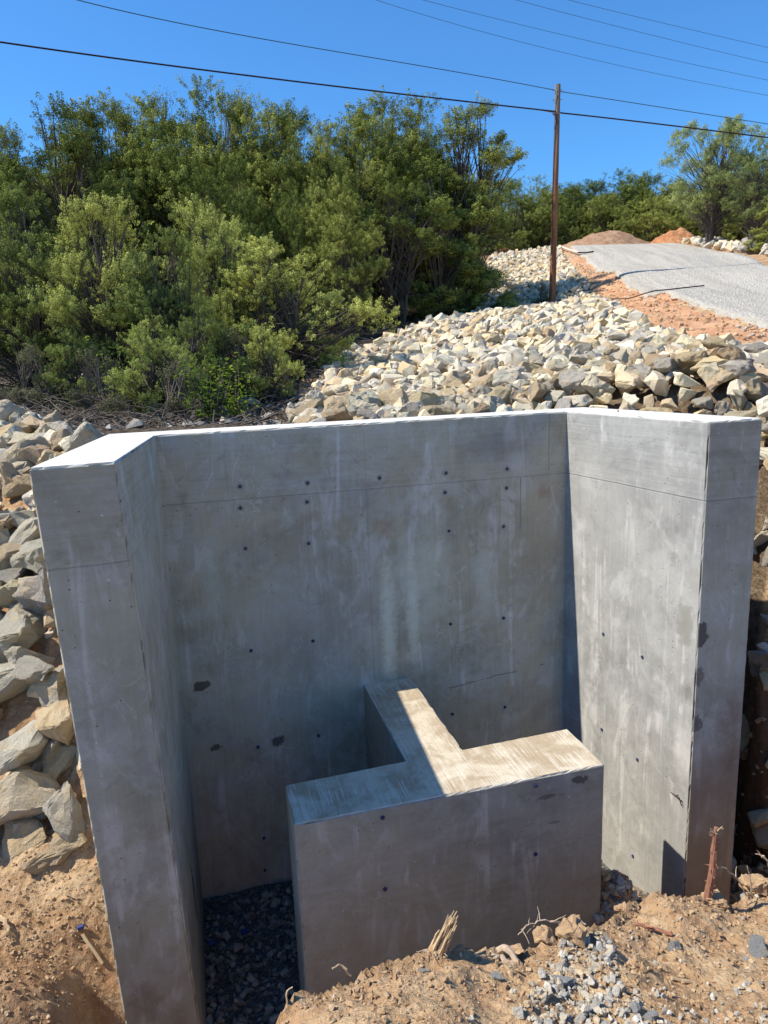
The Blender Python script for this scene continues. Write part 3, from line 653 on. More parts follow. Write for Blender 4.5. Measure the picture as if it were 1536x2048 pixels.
lay = np.array([r_[6] for r_ in rocks]); score = np.where(vis, size_px * np.where(lay == 0, .55, 1.0), -1); score[lay == 2] += 1000
order = np.argsort(-score); indiv = order[:300]; rest = np.array(sorted(order[300:]))
BIGLAB = ["grey angular boulder, upper left one of the two largest blocks against the left edge beside the wall", "broad cream boulder with pitted face above the yellow slab beside the left wall",
          "long yellowish rock standing on end at the foot of the left rock pile", "squat brown and grey boulder touching the left wall just above the red dirt",
          "upright ochre rock leaning against the left wall edge", "grey boulder cut by the left picture edge halfway down the rock pile", "dark grey rock behind the ochre upright rock beside the left wall",
          "small grey rock wedged against the wall beside the broad cream boulder", "grey white boulder at the left picture edge above the dirt pocket", "dark grey boulder in shade against the left wall",
          "cream rounded rock at the left edge beside the dark boulder", "grey sharp edged boulder near the wall, upper part of the left pile", "tan flat faced rock near the left edge, upper part of the left pile"]
def zone_of(i):
    x, y = pj[i, 0], pj[i, 1]
    if y > 840 and x < 330: return "in the pile left of the left wing wall"
    if x > 1500 and y > 830: return "beside the outer face of the right wing wall"
    if y > 760: return "in the row just behind the back wall top"
    if y > 700: return "on the lower bank between wall and pole"
    if x > 1300 and y < 560: return "in the row along the far side of the gravel road"
    return "on the upper bank around the pole"
roty = np.random.RandomState(21)
for k, i in enumerate(indiv):
    x, y, z, s, t, v, l = rocks[i]
    o = bpy.data.objects.new("rock", hi_mesh[v]); COL.objects.link(o)
    o.location = (x, y, z); rm = rotm(roty, .35 if l == 2 else .5)
    o.rotation_euler = rm.to_euler(); sx = roty.uniform(.88, 1.12); o.scale = (s * 1.12, s * sx, s * roty.uniform(.9, 1.25))
    tc = np.array(TONES[t][1]) * roty.uniform(.72, 1.15) * np.array([1, roty.uniform(.97, 1.02), roty.uniform(.93, 1.05)]); o.color = (*tc, 1)
    if i >= len(keep) and i < len(keep) + nbig: lab = BIGLAB[i - len(keep)]
    else:
        sz = "large" if s > .42 else ("medium" if s > .32 else "small"); lab = f"{sz} {TONES[t][0]} angular rock {zone_of(i)}"
    tag(o, lab, "rock", "rocks of the riprap bank")
def merged_rocks(items, shapes, name, mat, rng, tilt=.5, zs=(.9, 1.25)):
    mb = MB()
    for (x, y, z, s, col_, v) in items:
        V, F = shapes[v]; Mx = np.array(rotm(rng, tilt)); Sc = np.array([s * 1.1, s * rng.uniform(.85, 1.12), s * rng.uniform(*zs)])
        mb.add((V * Sc) @ Mx.T + np.array([x, y, z]), F, col_)
    return mb.build(name, mat)
def tcol(t, rng): return np.array(TONES[t][1]) * rng.uniform(.72, 1.18) * np.array([1, rng.uniform(.97, 1.02), rng.uniform(.92, 1.05)])
st = merged_rocks([(rocks[i][0], rocks[i][1], rocks[i][2], rocks[i][3], tcol(rocks[i][4], roty), rocks[i][5]) for i in rest], ROCK_LO, "riprap_rocks", M_rockA, roty)
tag(st, "mass of broken pale limestone riprap filling the bank behind the wall", "riprap", kind="stuff")

# ------------------------------------------------------------------ small stones, clods and crumbs
prng = np.random.RandomState(31)
def pebbles(name, poly, n, smin, smax, tones, label, cat, mat=M_rockA, lift=.15, zfun=None):
    P = np.array(poly); lo, hi = P.min(0), P.max(0); X = prng.uniform(lo[0], hi[0], n); Y = prng.uniform(lo[1], hi[1], n); ins = pip(X, Y, poly); X, Y = X[ins], Y[ins]
    Z = ground_z(X, Y); Sz = smin * (smax / smin) ** (prng.rand(len(X)) ** 2.2)
    items = [(x, y, z + s * lift, s, np.array(tones[prng.randint(len(tones))]) * prng.uniform(.8, 1.15), prng.randint(8)) for x, y, z, s in zip(X, Y, Z, Sz)]
    o = merged_rocks(items, PEB, name, mat, prng, .6); tag(o, label, cat, kind="stuff"); return o
def dirt_mat():
    b = NB("dirt_clod"); P = b.pos(); n = b.noise(P, 30, 5, .7); c = b.mix(b.rng(n, .35, .65), b.attr("tone", "Color"), (.46, .31, .18))
    b.bump(b.noise(P, 90, 4, .8), 1, .01); b.p.inputs["Roughness"].default_value = 1; return b.base(c)
M_clod = dirt_mat()
GREY = [(.46, .43, .38), (.60, .56, .49), (.38, .355, .31), (.50, .44, .34)]; SOIL = [(.39, .25, .14), (.47, .33, .195), (.32, .19, .10), (.56, .43, .28)]
bankp = [tuple(p) for p in crest[2:16]] + [(2.6, 1.0), (-.4, 1.0)]
pebbles("dirt_clods", bankp, 16000, .005, .028, SOIL, "crumbs and clods of tan soil on the near bank", "soil", M_clod, .1)
leftd = [(-3.6, 2.5), (-1.62, 2.9), (-1.64, 3.85), (-3.6, 4.1)]
pebbles("dirt_crumbs", leftd, 9000, .005, .028, SOIL, "crumbs of orange soil on the slope left of the pier", "soil", M_clod, .1)
patch = [at(*c)[:2] for c in ((1030, 2048, 1.68), (1055, 1990, 1.85), (1090, 1910, 2.15), (1150, 1862, 2.32), (1205, 1850, 2.4), (1225, 1900, 2.28), (1245, 1985, 1.98), (1290, 2048, 1.80))] + [(.75, 1.5), (.3, 1.5)]
pebbles("crushed_gravel", patch, 1500, .010, .040, GREY + GREY + SOIL[3:], "heap of crushed grey gravel spilled on the near bank", "gravel", lift=.25)
pebbles("crushed_gravel", bankp, 1300, .005, .022, GREY + SOIL[3:], "scattered grey stones over the near dirt bank", "gravel", lift=.2)
rightp = [at(*c)[:2] for c in ((1260, 2048, 1.8), (1250, 1985, 2.0), (1400, 1995, 2.05), (1536, 1960, 2.25), (1600, 2048, 2.0))] + [(1.8, 1.5), (.9, 1.5)]
pebbles("crushed_gravel", rightp, 900, .006, .03, GREY, "fine grey gravel mixed in soil at the bottom right corner", "gravel", lift=.2)
pitp = [tuple(C + [.02, -.9]), tuple(C + [.03, 0]), tuple(A + [.03, -.03]), tuple(B - [.03, .05]), tuple(F_ - [.03, 0]), (1.9, 3.2)]
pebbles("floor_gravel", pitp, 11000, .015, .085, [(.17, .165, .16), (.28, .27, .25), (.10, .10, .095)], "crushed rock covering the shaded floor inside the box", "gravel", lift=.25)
rub = [at(*c)[:2] for c in ((1212, 1760, 4.25), (1262, 1800, 4.1), (1240, 1850, 3.7), (1205, 1830, 3.8))]
pebbles("rubble", [(1.15, 3.4), (1.7, 3.4), (1.85, 4.25), (1.6, 4.7), (1.2, 4.7)], 2600, .012, .07, GREY[:2] + SOIL + SOIL, "pale rubble between the low wall and the right wing", "gravel", lift=.3)
outr = [tuple(G + [.1, .1]), (3.6, 4.4), (4.6, 5.4), (2.6, 5.4), (2.2, 4.9)]
pebbles("trench_crumbs", outr, 1500, .02, .12, SOIL, "clods of orange soil beside the right wing wall", "soil", M_clod, .1)
redp = [tuple(p) for p in red_poly[1:5]] + [tuple(p) for p in red_poly[8:11]]
pebbles("verge_crumbs", redp, 5000, .03, .14, [(.50, .29, .16), (.58, .37, .23), (.44, .24, .13)], "clods of red earth along the edge of the gravel road", "soil", M_clod, .15)
edgep = [tuple(p) for p in Lp[::12]] + [tuple(p + [-.7, -.1]) for p in Lp[::12]][::-1]
pebbles("road_edge_gravel", edgep, 5200, .03, .09, GREY, "loose grey gravel spilling over the road edge onto red earth", "gravel", lift=.3)
def forest_stones():
    poly = [at(*c)[:2] for c in ((-60, 862, 8.9), (150, 880, 8.0), (560, 850, 9), (640, 800, 12), (640, 740, 16), (300, 760, 15), (-60, 780, 14))]
    return pebbles("litter_stones", poly, 1500, .05, .30, [(.34, .32, .29), (.24, .22, .20), (.38, .32, .24)], "weathered stones scattered in the litter under the front juniper", "stones", lift=.1)
forest_stones()
# single stones lying on the near bank
def stone(px, py, d, s, col_, lab, v=0):
    p = at(px, py, d); z = gz(p[0], p[1])
    o = bpy.data.objects.new("stone", hi_mesh[v]); COL.objects.link(o); o.location = (p[0], p[1], z + s * .16); rm = rotm(prng, .3); o.rotation_euler = rm.to_euler()
    o.scale = (s * 1.1, s, s * .8); o.color = (*col_, 1); tag(o, lab, "stone", "stones on the near bank")
stone(1128, 1948, 2.0, .075, (.50, .51, .50), "largest pale grey stone at the top of the gravel spill", 3)
stone(1190, 1905, 2.2, .045, (.42, .39, .37), "dull grey cube shaped stone above the gravel spill", 5)
stone(1350, 1887, 2.4, .07, (.44, .44, .42), "flat grey stone in the soil right of the gravel spill", 8)
stone(1515, 1905, 2.45, .10, (.42, .43, .43), "broad flat grey stone at the right edge of the near bank", 12)
stone(1200, 1862, 2.35, .05, (.60, .47, .20), "yellow stone on the crest beside the low concrete wall", 2)
stone(1492, 1905, 2.4, .03, (.66, .65, .62), "small white pebble beside the broad flat grey stone", 6)
stone(848, 1915, 1.97, .045, (.55, .53, .48), "pale crumbly stone below the splintered stump", 9)
stone(995, 1948, 1.95, .04, (.52, .53, .52), "small grey stone left of the gravel spill", 10)
stone(1270, 2025, 1.85, .045, (.68, .67, .65), "whitish stone at the bottom edge right of the gravel spill", 4)
stone(1300, 2040, 1.83, .05, (.60, .60, .58), "second whitish stone at the bottom edge, beside the white one", 7)
def clod(px, py, d, s, lab, v):
    p = at(px, py, d); z = gz(p[0], p[1]); rng = np.random.RandomState(v)
    V, F = ROCK_HI[v]; V = V * s * np.array([1.1, 1, .95]); 
    nrm = V / (np.linalg.norm(V, axis=1)[:, None] + 1e-9)
    V = V + nrm * (np.array([mnoise.noise(Vector(q / s * 6)) for q in V]) * s * .14)[:, None]
    mb = MB(); mb.add(V + np.array([0, 0, s * .2]), F, (.42, .28, .16)); o = mb.build("dirt_clod", M_clod); o.location = (p[0], p[1], z)
    tag(o, lab, "dirt clod", "big soil clods on the near crest")
clod(1135, 1898, 2.28, .13, "largest round soil clod in front of the low concrete wall", 4)
clod(1098, 1893, 2.26, .10, "yellowish soil clod left of the largest round clod", 7)
clod(1030, 1898, 2.18, .06, "small fibrous soil clod beside the bent root", 9)
clod(1245, 1812, 2.7, .07, "soil clod on the crest where the sunlit wing meets the bank", 1)
clod(1510, 1775, 3.1, .14, "soil clod on the crest at the right picture edge", 12)
clod(1425, 1800, 2.9, .12, "soil clod around the foot of the broken red root", 15)

# ------------------------------------------------------------------ roots and sticks in the near soil
M_wood = plain("splintered_wood", (.30, .20, .11), .85, 55, (.55, .42, .26)); M_bark = plain("red_bark", (.16, .065, .04), .9, 45, (.34, .17, .11)); M_root = plain("grey_root", (.30, .22, .16), .85, 60, (.48, .38, .28))
def P3(px, py, d): return at(px, py, d)
kr = np.random.RandomState(8)
def sunk(px, py, d, up=0):
    p = at(px, py, d); return np.array([p[0], p[1], gz(p[0], p[1]) + up])
# splintered stump
b0 = sunk(868, 1893, 2.07, -.03); t0 = b0 + np.array([.075, -.005, .165])
st_ = empty("root_stump", b0, "splintered pale root stump sticking up from the dirt crest before the low wall", "root")
def child(mb, name, mat, par):
    o = mb.build(name, mat, par); o.matrix_parent_inverse = Matrix.Translation(-par.location); return o
mb = MB()
for k in range(48):
    a = kr.uniform(0, 6.28); rr = kr.uniform(.004, .028); q0 = b0 + np.array([math.cos(a) * rr, math.sin(a) * rr, 0]); L = kr.uniform(.4, 1.0)
    q1 = b0 + (t0 - b0) * L + np.array([math.cos(a) * rr * .8, math.sin(a) * rr * .8, 0]) + kr.normal(0, .006, 3)
    V, F = tube(wob(q0, q1, 6, .0035, kr), np.linspace(.009, .0025, 6) * kr.uniform(.4, 1.0), 5); mb.add(V, F)
V, F = tube(wob(b0 - [0, 0, .02], b0 + (t0 - b0) * .62, 9, .003, kr), np.array([.040, .032, .028, .025, .024, .019, .016, .012, .005]) * (1 + kr.uniform(-.12, .12, 9)), 9); mb.add(V, F)
child(mb, "splinters", M_wood, st_)
mb = MB()
for k in range(16):
    a = kr.uniform(0, 6.28); q1 = b0 + np.array([math.cos(a) * .06, math.sin(a) * .06, kr.uniform(-.01, .06)])
    V, F = tube(wob(b0 + [0, 0, .03], q1, 5, .004, kr), np.linspace(.004, .001, 5), 4); mb.add(V, F)
child(mb, "rootlets", M_root, st_)
def simple_root(name, pts, r0, r1, mat, lab, n=14, amp=.003, sides=6, twigs=0, cat="root"):
    pts = np.array(pts); t = np.linspace(0, 1, len(pts)); tt_ = np.linspace(0, 1, n); P = np.stack([np.interp(tt_, t, pts[:, i]) for i in range(3)], 1)
    P[1:-1] = (P[:-2] + 2 * P[1:-1] + P[2:]) / 4; P += kr.normal(0, amp, P.shape)
    mb = MB(); V, F = tube(P, np.linspace(r0, r1, n) * (1 + kr.uniform(-.15, .15, n)), sides); mb.add(V, F)
    for k in range(twigs):
        i = kr.randint(n // 3, n); d = kr.normal(0, 1, 3); d /= np.linalg.norm(d); L = kr.uniform(.02, .06)
        V, F = tube(wob(P[i], P[i] + d * L, 5, .003, kr), np.linspace(r1, r1 * .4, 5), 4); mb.add(V, F)
    o = mb.build(name, mat); tag(o, lab, cat); return o
s = sunk
simple_root("root", [s(968, 1895, 2.16, .0), s(975, 1883, 2.2, .045), s(1010, 1897, 2.16, .03), s(1038, 1912, 2.1, -.01)], .013, .012, M_root, "thick bent root arching out of the crest right of the stump", 12, .002, 8)
simple_root("root", [s(985, 1905, 2.12, .0), s(1005, 1915, 2.08, .015), s(1035, 1922, 2.05, -.01)], .010, .008, M_root, "shorter root lying below the thick bent root", 8)
simple_root("twig", [s(1148, 1872, 2.33, .03), at(1130, 1848, 2.33), at(1085, 1840, 2.32), at(1055, 1850, 2.3), at(1035, 1872, 2.28)], .005, .002, M_root, "thin forked root arching in front of the low wall", 20, .003, 5, 9)
simple_root("twig", [s(1172, 1850, 2.4, .02), at(1150, 1836, 2.42)], .003, .002, M_root, "short twig poking up at the right end of the arching root", 6, .001, 5, 1)
simple_root("twig", [s(700, 1925, 1.9, .02), at(680, 1928, 1.9), at(665, 1937, 1.88)], .004, .003, M_wood, "small pale twig on the left shoulder of the near mound", 8, .002, 5)
simple_root("twig", [s(575, 1990, 1.72, .0), at(570, 1982, 1.73), at(585, 1975, 1.74)], .003, .002, M_wood, "tiny pale twig at the lower left lip of the near mound", 6, .001, 5)
# broken red root on the right
rb = sunk(1412, 1795, 2.9, -.02); rtp = at(1430, 1662, 2.9)
rt_ = empty("broken_root", rb, "upright broken root with peeling red bark before the right wing", "root")
mb = MB(); pts = wob(rb, rtp, 12, .004, kr); V, F = tube(pts, np.linspace(.019, .010, 12) * (1 + kr.uniform(-.12, .12, 12)), 8); mb.add(V, F); child(mb, "stem", M_bark, rt_)
mb = MB()
for k in range(14):
    a = kr.uniform(0, 6.28); q = rtp + np.array([math.cos(a) * .03, math.sin(a) * .012, kr.uniform(-.02, .03)]); V, F = tube(wob(rtp - [0, 0, .015], q, 4, .002, kr), np.linspace(.006, .0015, 4), 4); mb.add(V, F)
child(mb, "splinters", M_wood, rt_)
mb = MB(); V, F = tube(pts[:9] + [.002, -.003, 0], np.linspace(.021, .013, 9) * (1 + kr.uniform(-.12, .12, 9)), 7); mb.add(V, F)
for k in range(26):
    i = kr.randint(1, 11); a = kr.uniform(0, 6.28); q = pts[i] + np.array([math.cos(a) * .03, math.sin(a) * .03, kr.uniform(-.03, .02)]); V, F = tube(wob(pts[i], q, 4, .003, kr), np.linspace(.004, .0015, 4), 4); mb.add(V, F)
child(mb, "bark_strips", M_bark, rt_)
simple_root("twig", [at(1418, 1740, 2.9), at(1445, 1733, 2.92), at(1470, 1750, 2.95), at(1492, 1785, 2.97), s(1496, 1800, 2.95, -.02)], .004, .003, M_root, "thin root arching from the broken red root down to the soil", 16, .002, 5, 2)
simple_root("twig", [s(1505, 1775, 3.05, 0), at(1500, 1750, 3.05), at(1494, 1732, 3.05)], .004, .002, M_root, "short upright twig at the right end of the crest", 8, .002, 5, 1)
simple_root("twig", [s(1550, 1745, 3.2, 0), at(1530, 1712, 3.2), at(1512, 1708, 3.2)], .005, .002, M_root, "forked twig at the right picture edge above the crest", 10, .002, 5, 5)
simple_root("stick", [sunk(1345, 1875, 2.48, .01), sunk(1270, 1858, 2.55, .015)], .010, .006, M_bark, "dark stick half buried beside the flat grey stone", 9, .003, 6, 2, "stick")
simple_root("stick", [sunk(1345, 1935, 2.2, .012), sunk(1392, 1952, 2.2, .012)], .006, .006, M_wood, "short yellow stick on the soil right of the gravel spill", 6, .001, 6, 0, "stick")
simple_root("stick", [sunk(165, 1868, 3.42, .015), sunk(200, 1888, 3.36, .012)], .011, .010, M_wood, "pale wood chip on the orange slope beside the left pier", 5, .001, 4, 0, "wood chip")
simple_root("stick", [sunk(130, 1778, 3.55, .012), sunk(152, 1776, 3.55, .012)], .007, .006, M_wood, "small pale chip below the left rock pile", 5, .001, 4, 0, "wood chip")
simple_root("root", [sunk(-10, 1830, 3.4, .0), sunk(8, 1850, 3.35, .05), sunk(20, 1872, 3.3, .03)], .016, .008, M_wood, "stubby broken root at the left picture edge", 8, .003, 6, 3)
simple_root("root", [sunk(232, 1970, 3.18, .05), sunk(222, 2000, 3.12, .05), sunk(206, 2045, 3.0, .02)], .012, .016, M_wood, "pale root standing beside the foot of the left pier", 9, .003, 6, 2)
simple_root("twig", [sunk(100, 2025, 2.95, .0), sunk(122, 2015, 2.97, .05), sunk(138, 2012, 2.98, .01)], .004, .003, M_wood, "thin twig on the slope at the bottom left", 8, .003, 5, 2)
mbp = MB(); p = sunk(158, 1874, 3.43, .012); V, F = tube([p, p + [.03, .01, .004]], .012, 8); mbp.add(V, F); tag(mbp.build("plastic_cone", M_plug), "blue plastic form cone lying beside the pale wood chip", "plastic cone")
for i, (px, py, lb) in enumerate(((482, 1866, "blue plastic form cone on the box floor, the one nearest the low wall"), (418, 1888, "blue plastic form cone on the box floor, the one nearest the left wing"))):
    r_ = ray(px, py); p = r_ * (-3.86 / r_[2]); mbp = MB(); V, F = tube([p, p + [.045, .02, .0]], [.02, .015], 8); mbp.add(V, F); tag(mbp.build("plastic_cone", M_plug), lb, "plastic cone")

# ------------------------------------------------------------------ mounds by the road end
def mound(px0, px1, pybase, pytop, d, col1, col2, name, lab, seed, depth):
    a, c_ = at(px0, pybase, d), at(px1, pybase, d); cx = (a + c_) / 2; hw = np.linalg.norm(c_ - a) / 2; H = at(0, pytop, d)[2] - at(0, pybase, d)[2]
    n = 70; u_ = np.linspace(-1.1, 1.1, n); X, Y = np.meshgrid(u_, u_); rr = np.hypot(X, Y); ang = np.arctan2(Y, X)
    rr = rr / (1 + .12 * np.sin(ang * 3 + seed) + .08 * np.sin(ang * 5 + 2 * seed))
    prof = np.clip(1 - rr, 0, 1) ** .85 + .25 * np.exp(-((X - .45) ** 2 + Y ** 2) / .08) * (rr < 1)
    Z = H * prof * (.9 + .25 * fbm(X * 2, Y * 2, 3, seed)) + fbm(X * 9, Y * 9, 4, seed + 1) * H * .09 + np.abs(fbm(X * 25, Y * 25, 2, seed)) * H * .05
    gx_ = cx[0] + X * hw; gy_ = cx[1] + Y * depth; base = raw_outer(gx_, gy_)
    Z = np.where(rr < 1, Z, -.3) + base
    ii = np.arange(n * n).reshape(n, n); Q = np.stack([ii[:-1, :-1], ii[:-1, 1:], ii[1:, 1:], ii[1:, :-1]], -1).reshape(-1, 4)
    b = NB(name + "_soil"); P = b.pos(); nn = b.noise(P, 2.5, 6, .7); c = b.mix(b.rng(nn, .35, .65), col1, col2); c = b.mix(b.rng(b.noise(P, 9, 5, .7), .58, .7, 0, .6), c, (.5, .4, .3))
    b.bump(b.noise(P, 8, 6, .75), 1, .12); b.p.inputs["Roughness"].default_value = 1
    o = mesh_np(name, np.stack([gx_, gy_, Z], -1).reshape(-1, 3), Q, b.base(c), smooth=True); tag(o, lab, "dirt mound"); return o
mound(1108, 1300, 492, 452, 51, (.31, .175, .10), (.43, .28, .175), "dirt_mound", "big brown dirt mound at the far end of the gravel road", 1, 2.6)
mound(1290, 1396, 489, 448, 51, (.40, .16, .07), (.52, .26, .12), "dirt_mound", "smaller red dirt mound right of the big brown mound", 2, 2.2)
mound(980, 1030, 500, 486, 49, (.40, .14, .06), (.50, .22, .10), "dirt_mound", "small orange dirt heap beside the junipers left of the pole", 3, 1.0)

# ------------------------------------------------------------------ pole, wires, hose
def pole_mat():
    b = NB("creosote_wood"); P = b.obj(); z = b.sep(P)[2]; st = b.noise(b.mapv(P, (30, 30, .8)), 1, 5, .6); n = b.noise(P, 3, 4)
    c = b.mix(b.rng(st, .3, .7), (.13, .05, .024), (.34, .145, .068)); grey = b.mix(b.rng(st, .3, .7), (.09, .075, .06), (.25, .21, .17))
    c = b.mix(b.rng(z, 3.2, 7.5), c, grey); c = b.mix(b.rng(n, .6, .75, 0, .4), c, (.06, .03, .02)); b.bump(st, .6, .01); b.p.inputs["Roughness"].default_value = .75; return b.base(c)
pb = at(1104, 617, 26); ptop = at(1116, 169, 26); pb[2] = raw_outer(pb[0], pb[1]) - .1
PL = empty("utility_pole", pb, "tall brown wooden utility pole rising from the rock bank", "utility pole")
ax = ptop - pb; PLH = np.linalg.norm(ax)
mb = MB(); tz = np.linspace(0, 1, 24); V, F = tube(ax[None] * tz[:, None], np.linspace(.118, .086, 24) * (1 + .01 * np.sin(tz * 40)), 16); mb.add(V, F)
mb.build("pole_shaft", pole_mat(), PL, smooth=False)
M_steel = plain("galvanised_steel", (.32, .32, .33), .5, metal=.8); M_black = plain("black_cable", (.028, .012, .016), .6); M_teal = plain("weathered_strand", (.05, .12, .17), .6)
def onax(py): t = (617 - py) / (617 - 169.); return ax * t
for py, nm in ((198, "through_bolt"), (222, "through_bolt"), (180, "through_bolt")):
    q = onax(py); mb = MB(); V, F = tube([q + [-.16, -.02, 0], q + [.15, -.02, 0]], .014, 6); mb.add(V, F); V, F = tube([q + [-.17, -.02, 0], q + [-.14, -.02, 0]], .028, 6); mb.add(V, F); mb.build(nm, M_steel, PL)
q = onax(224); mb = MB()
V, F = tube([q + [-.14, -.08, .04], q + [-.14, -.08, -.06]], .035, 8); mb.add(V, F); V, F = tube([q + [-.55, -.1, .09], q + [-.14, -.1, .01], q + [.1, -.1, -.02]], .012, 5); mb.add(V, F); mb.build("cable_clamp", M_steel, PL)
q0, q1 = onax(226), onax(245); mb = MB(); V, F = tube([q0 + [-.06, -.12, 0], (q0 + q1) / 2 + [-.075, -.125, 0], q1 + [-.02, -.13, 0]], .02, 6); mb.add(V, F); mb.build("ground_wire", M_black, PL)
def wire(pts, r, mat, name, lab, cat="wire", grp=None):
    P = np.array([at(*c) for c in pts]); t = np.array([c[0] for c in pts], float); n = 60; x = np.linspace(t[0], t[-1], n)
    k = np.polynomial.polynomial.polyfit((t - t[0]) / (t[-1] - t[0]), P, min(3, len(t) - 1)) if len(t) > 2 else None
    s_ = (x - t[0]) / (t[-1] - t[0])
    Q = np.stack([np.polynomial.polynomial.polyval(s_, k[:, i]) for i in range(3)], 1) if k is not None else P[0] + (P[1] - P[0]) * s_[:, None]
    mb = MB(); V, F = tube(Q, r, 6); mb.add(V, F); o = mb.build(name, mat, smooth=True); tag(o, lab, cat, grp); return o
wire([(-250, 45, 19.5), (0, 84, 21), (400, 139, 23.5), (768, 184, 25), (1111, 223, 25.92)], .023, M_black, "power_cable", "thick black cable from the pole to the left picture edge", "cable", "wires at the pole")
wire([(1113, 225, 25.92), (1300, 246, 27), (1536, 275, 28.5), (1800, 305, 30)], .023, M_black, "power_cable", "thick black cable from the pole to the right edge", "cable", "wires at the pole")
wire([(0, -45, 21), (158, 0, 21.7), (400, 55, 23), (768, 119, 25), (1108, 180, 25.9)], .013, M_teal, "power_wire", "thin dark wire from the pole top to the upper left", "wire", "wires at the pole")
wire([(1114, 182, 25.9), (1300, 211, 27), (1536, 248, 28.5), (1800, 290, 30)], .013, M_teal, "power_wire", "thin dark wire from the pole top to the right edge", "wire", "wires at the pole")
for pts, lab in (([(700, -15, 34), (768, 2, 35), (1150, 112, 38), (1536, 190, 42), (1800, 235, 45)], "lowest of the four faint wires crossing the sky behind the pole"),
                 ([(750, -25, 34), (850, 0, 35), (1150, 76, 38), (1536, 160, 42), (1800, 212, 45)], "second lowest of the four faint wires crossing the sky"),
                 ([(940, -25, 34), (1034, 0, 35), (1250, 57, 38), (1536, 126, 42), (1800, 185, 45)], "second highest of the four faint wires in the upper right sky"),
                 ([(1050, -22, 34), (1138, 0, 35), (1300, 40, 38), (1536, 95, 42), (1800, 155, 45)], "highest of the four faint wires in the upper right sky corner")):
    wire(pts, .009, M_teal, "power_wire", lab, "wire", "wires of the line behind")
def lay_line(pts, r, mat, name, lab, cat):
    P = np.array([at(*c) for c in pts]); n = 50; t = np.linspace(0, 1, len(P)); tt_ = np.linspace(0, 1, n); X = np.interp(tt_, t, P[:, 0]); Y = np.interp(tt_, t, P[:, 1])
    Z = raw_outer(X, Y) + .15 + r; mb = MB(); V, F = tube(np.stack([X, Y, Z], 1), r, 6); mb.add(V, F); o = mb.build(name, mat, smooth=True); tag(o, lab, cat); return o
lay_line([(1300, 592, 20.6), (1330, 582, 21.2), (1370, 578, 21.6), (1408, 575, 21.8)], .02, M_black, "hose", "black hose lying across the edge of the gravel road", "hose")
lay_line([(1223, 597, 22.5), (1260, 596, 21.5), (1300, 592, 20.6)], .02, plain("muddy_hose", (.10, .07, .05), .9), "rope", "muddy dark line on the red earth leading to the hose", "rope")
M_board = plain("pale_board", (.55, .5, .42), .8, 20, (.65, .6, .5))
lay_line([(1118, 498, 46), (1158, 507, 40)], .05, M_board, "board", "pale board at the far left edge of the gravel road", "board")
lay_line([(1156, 506, 40), (1186, 513, 37.5)], .045, M_black, "pipe", "dark pipe at the end of the pale board on the road", "pipe")

# ------------------------------------------------------------------ trees
def leaf_mat(name, dark, light, trans=.25, hue=None):
    b = NB(name); t = b.attr("tone"); c = b.mix(t, dark, light); P = b.obj()
    c = b.mix(b.rng(b.noise(P, 1.2, 3), .5, .7, 0, .4), c, hue or tuple(.6 * q for q in light))
    ri_ = b.node("ShaderNodeObjectInfo").outputs["Random"]; hs_ = b.node("ShaderNodeHueSaturation"); b.set(hs_.inputs["Color"], c); b.set(hs_.inputs["Value"], b.rng(ri_, 0, 1, .62, 1.2)); b.set(hs_.inputs["Hue"], b.rng(ri_, 0, 1, .518, .488)); c = hs_.outputs[0]
    df = b.node("ShaderNodeBsdfDiffuse"); tr = b.node("ShaderNodeBsdfTranslucent"); mx = b.node("ShaderNodeMixShader"); b.set(df.inputs[0], c); b.set(tr.inputs[0], c); mx.inputs[0].default_value = trans
    b.t.links.new(df.outputs[0], mx.inputs[1]); b.t.links.new(tr.outputs[0], mx.inputs[2]); b.t.links.new(mx.outputs[0], b.N["Material Output"].inputs[0]); return b.m
M_jun = leaf_mat("juniper_foliage", (.032, .042, .014), (.41, .455, .11), .10, hue=(.20, .22, .065)); M_junL = leaf_mat("young_juniper_foliage", (.065, .08, .025), (.58, .63, .17), .14, hue=(.34, .36, .12))
M_oak = leaf_mat("oak_foliage", (.16, .19, .06), (.56, .60, .22), .35, hue=(.44, .46, .19)); M_weed = leaf_mat("bright_weed_leaves", (.09, .15, .02), (.30, .40, .05), .4)
M_bare = leaf_mat("pale_spring_buds", (.25, .26, .13), (.42, .42, .22), .3); M_scrub = leaf_mat("dry_scrub_leaves", (.12, .11, .06), (.26, .26, .14), .3)
M_trunk = plain("juniper_bark", (.05, .038, .03), .95, 6, (.15, .125, .10)); M_twig = plain("dead_twigs", (.07, .055, .042), .9, 5, (.20, .165, .135)); M_oakbark = plain("oak_bark", (.045, .035, .03), .95, 4, (.15, .125, .11))

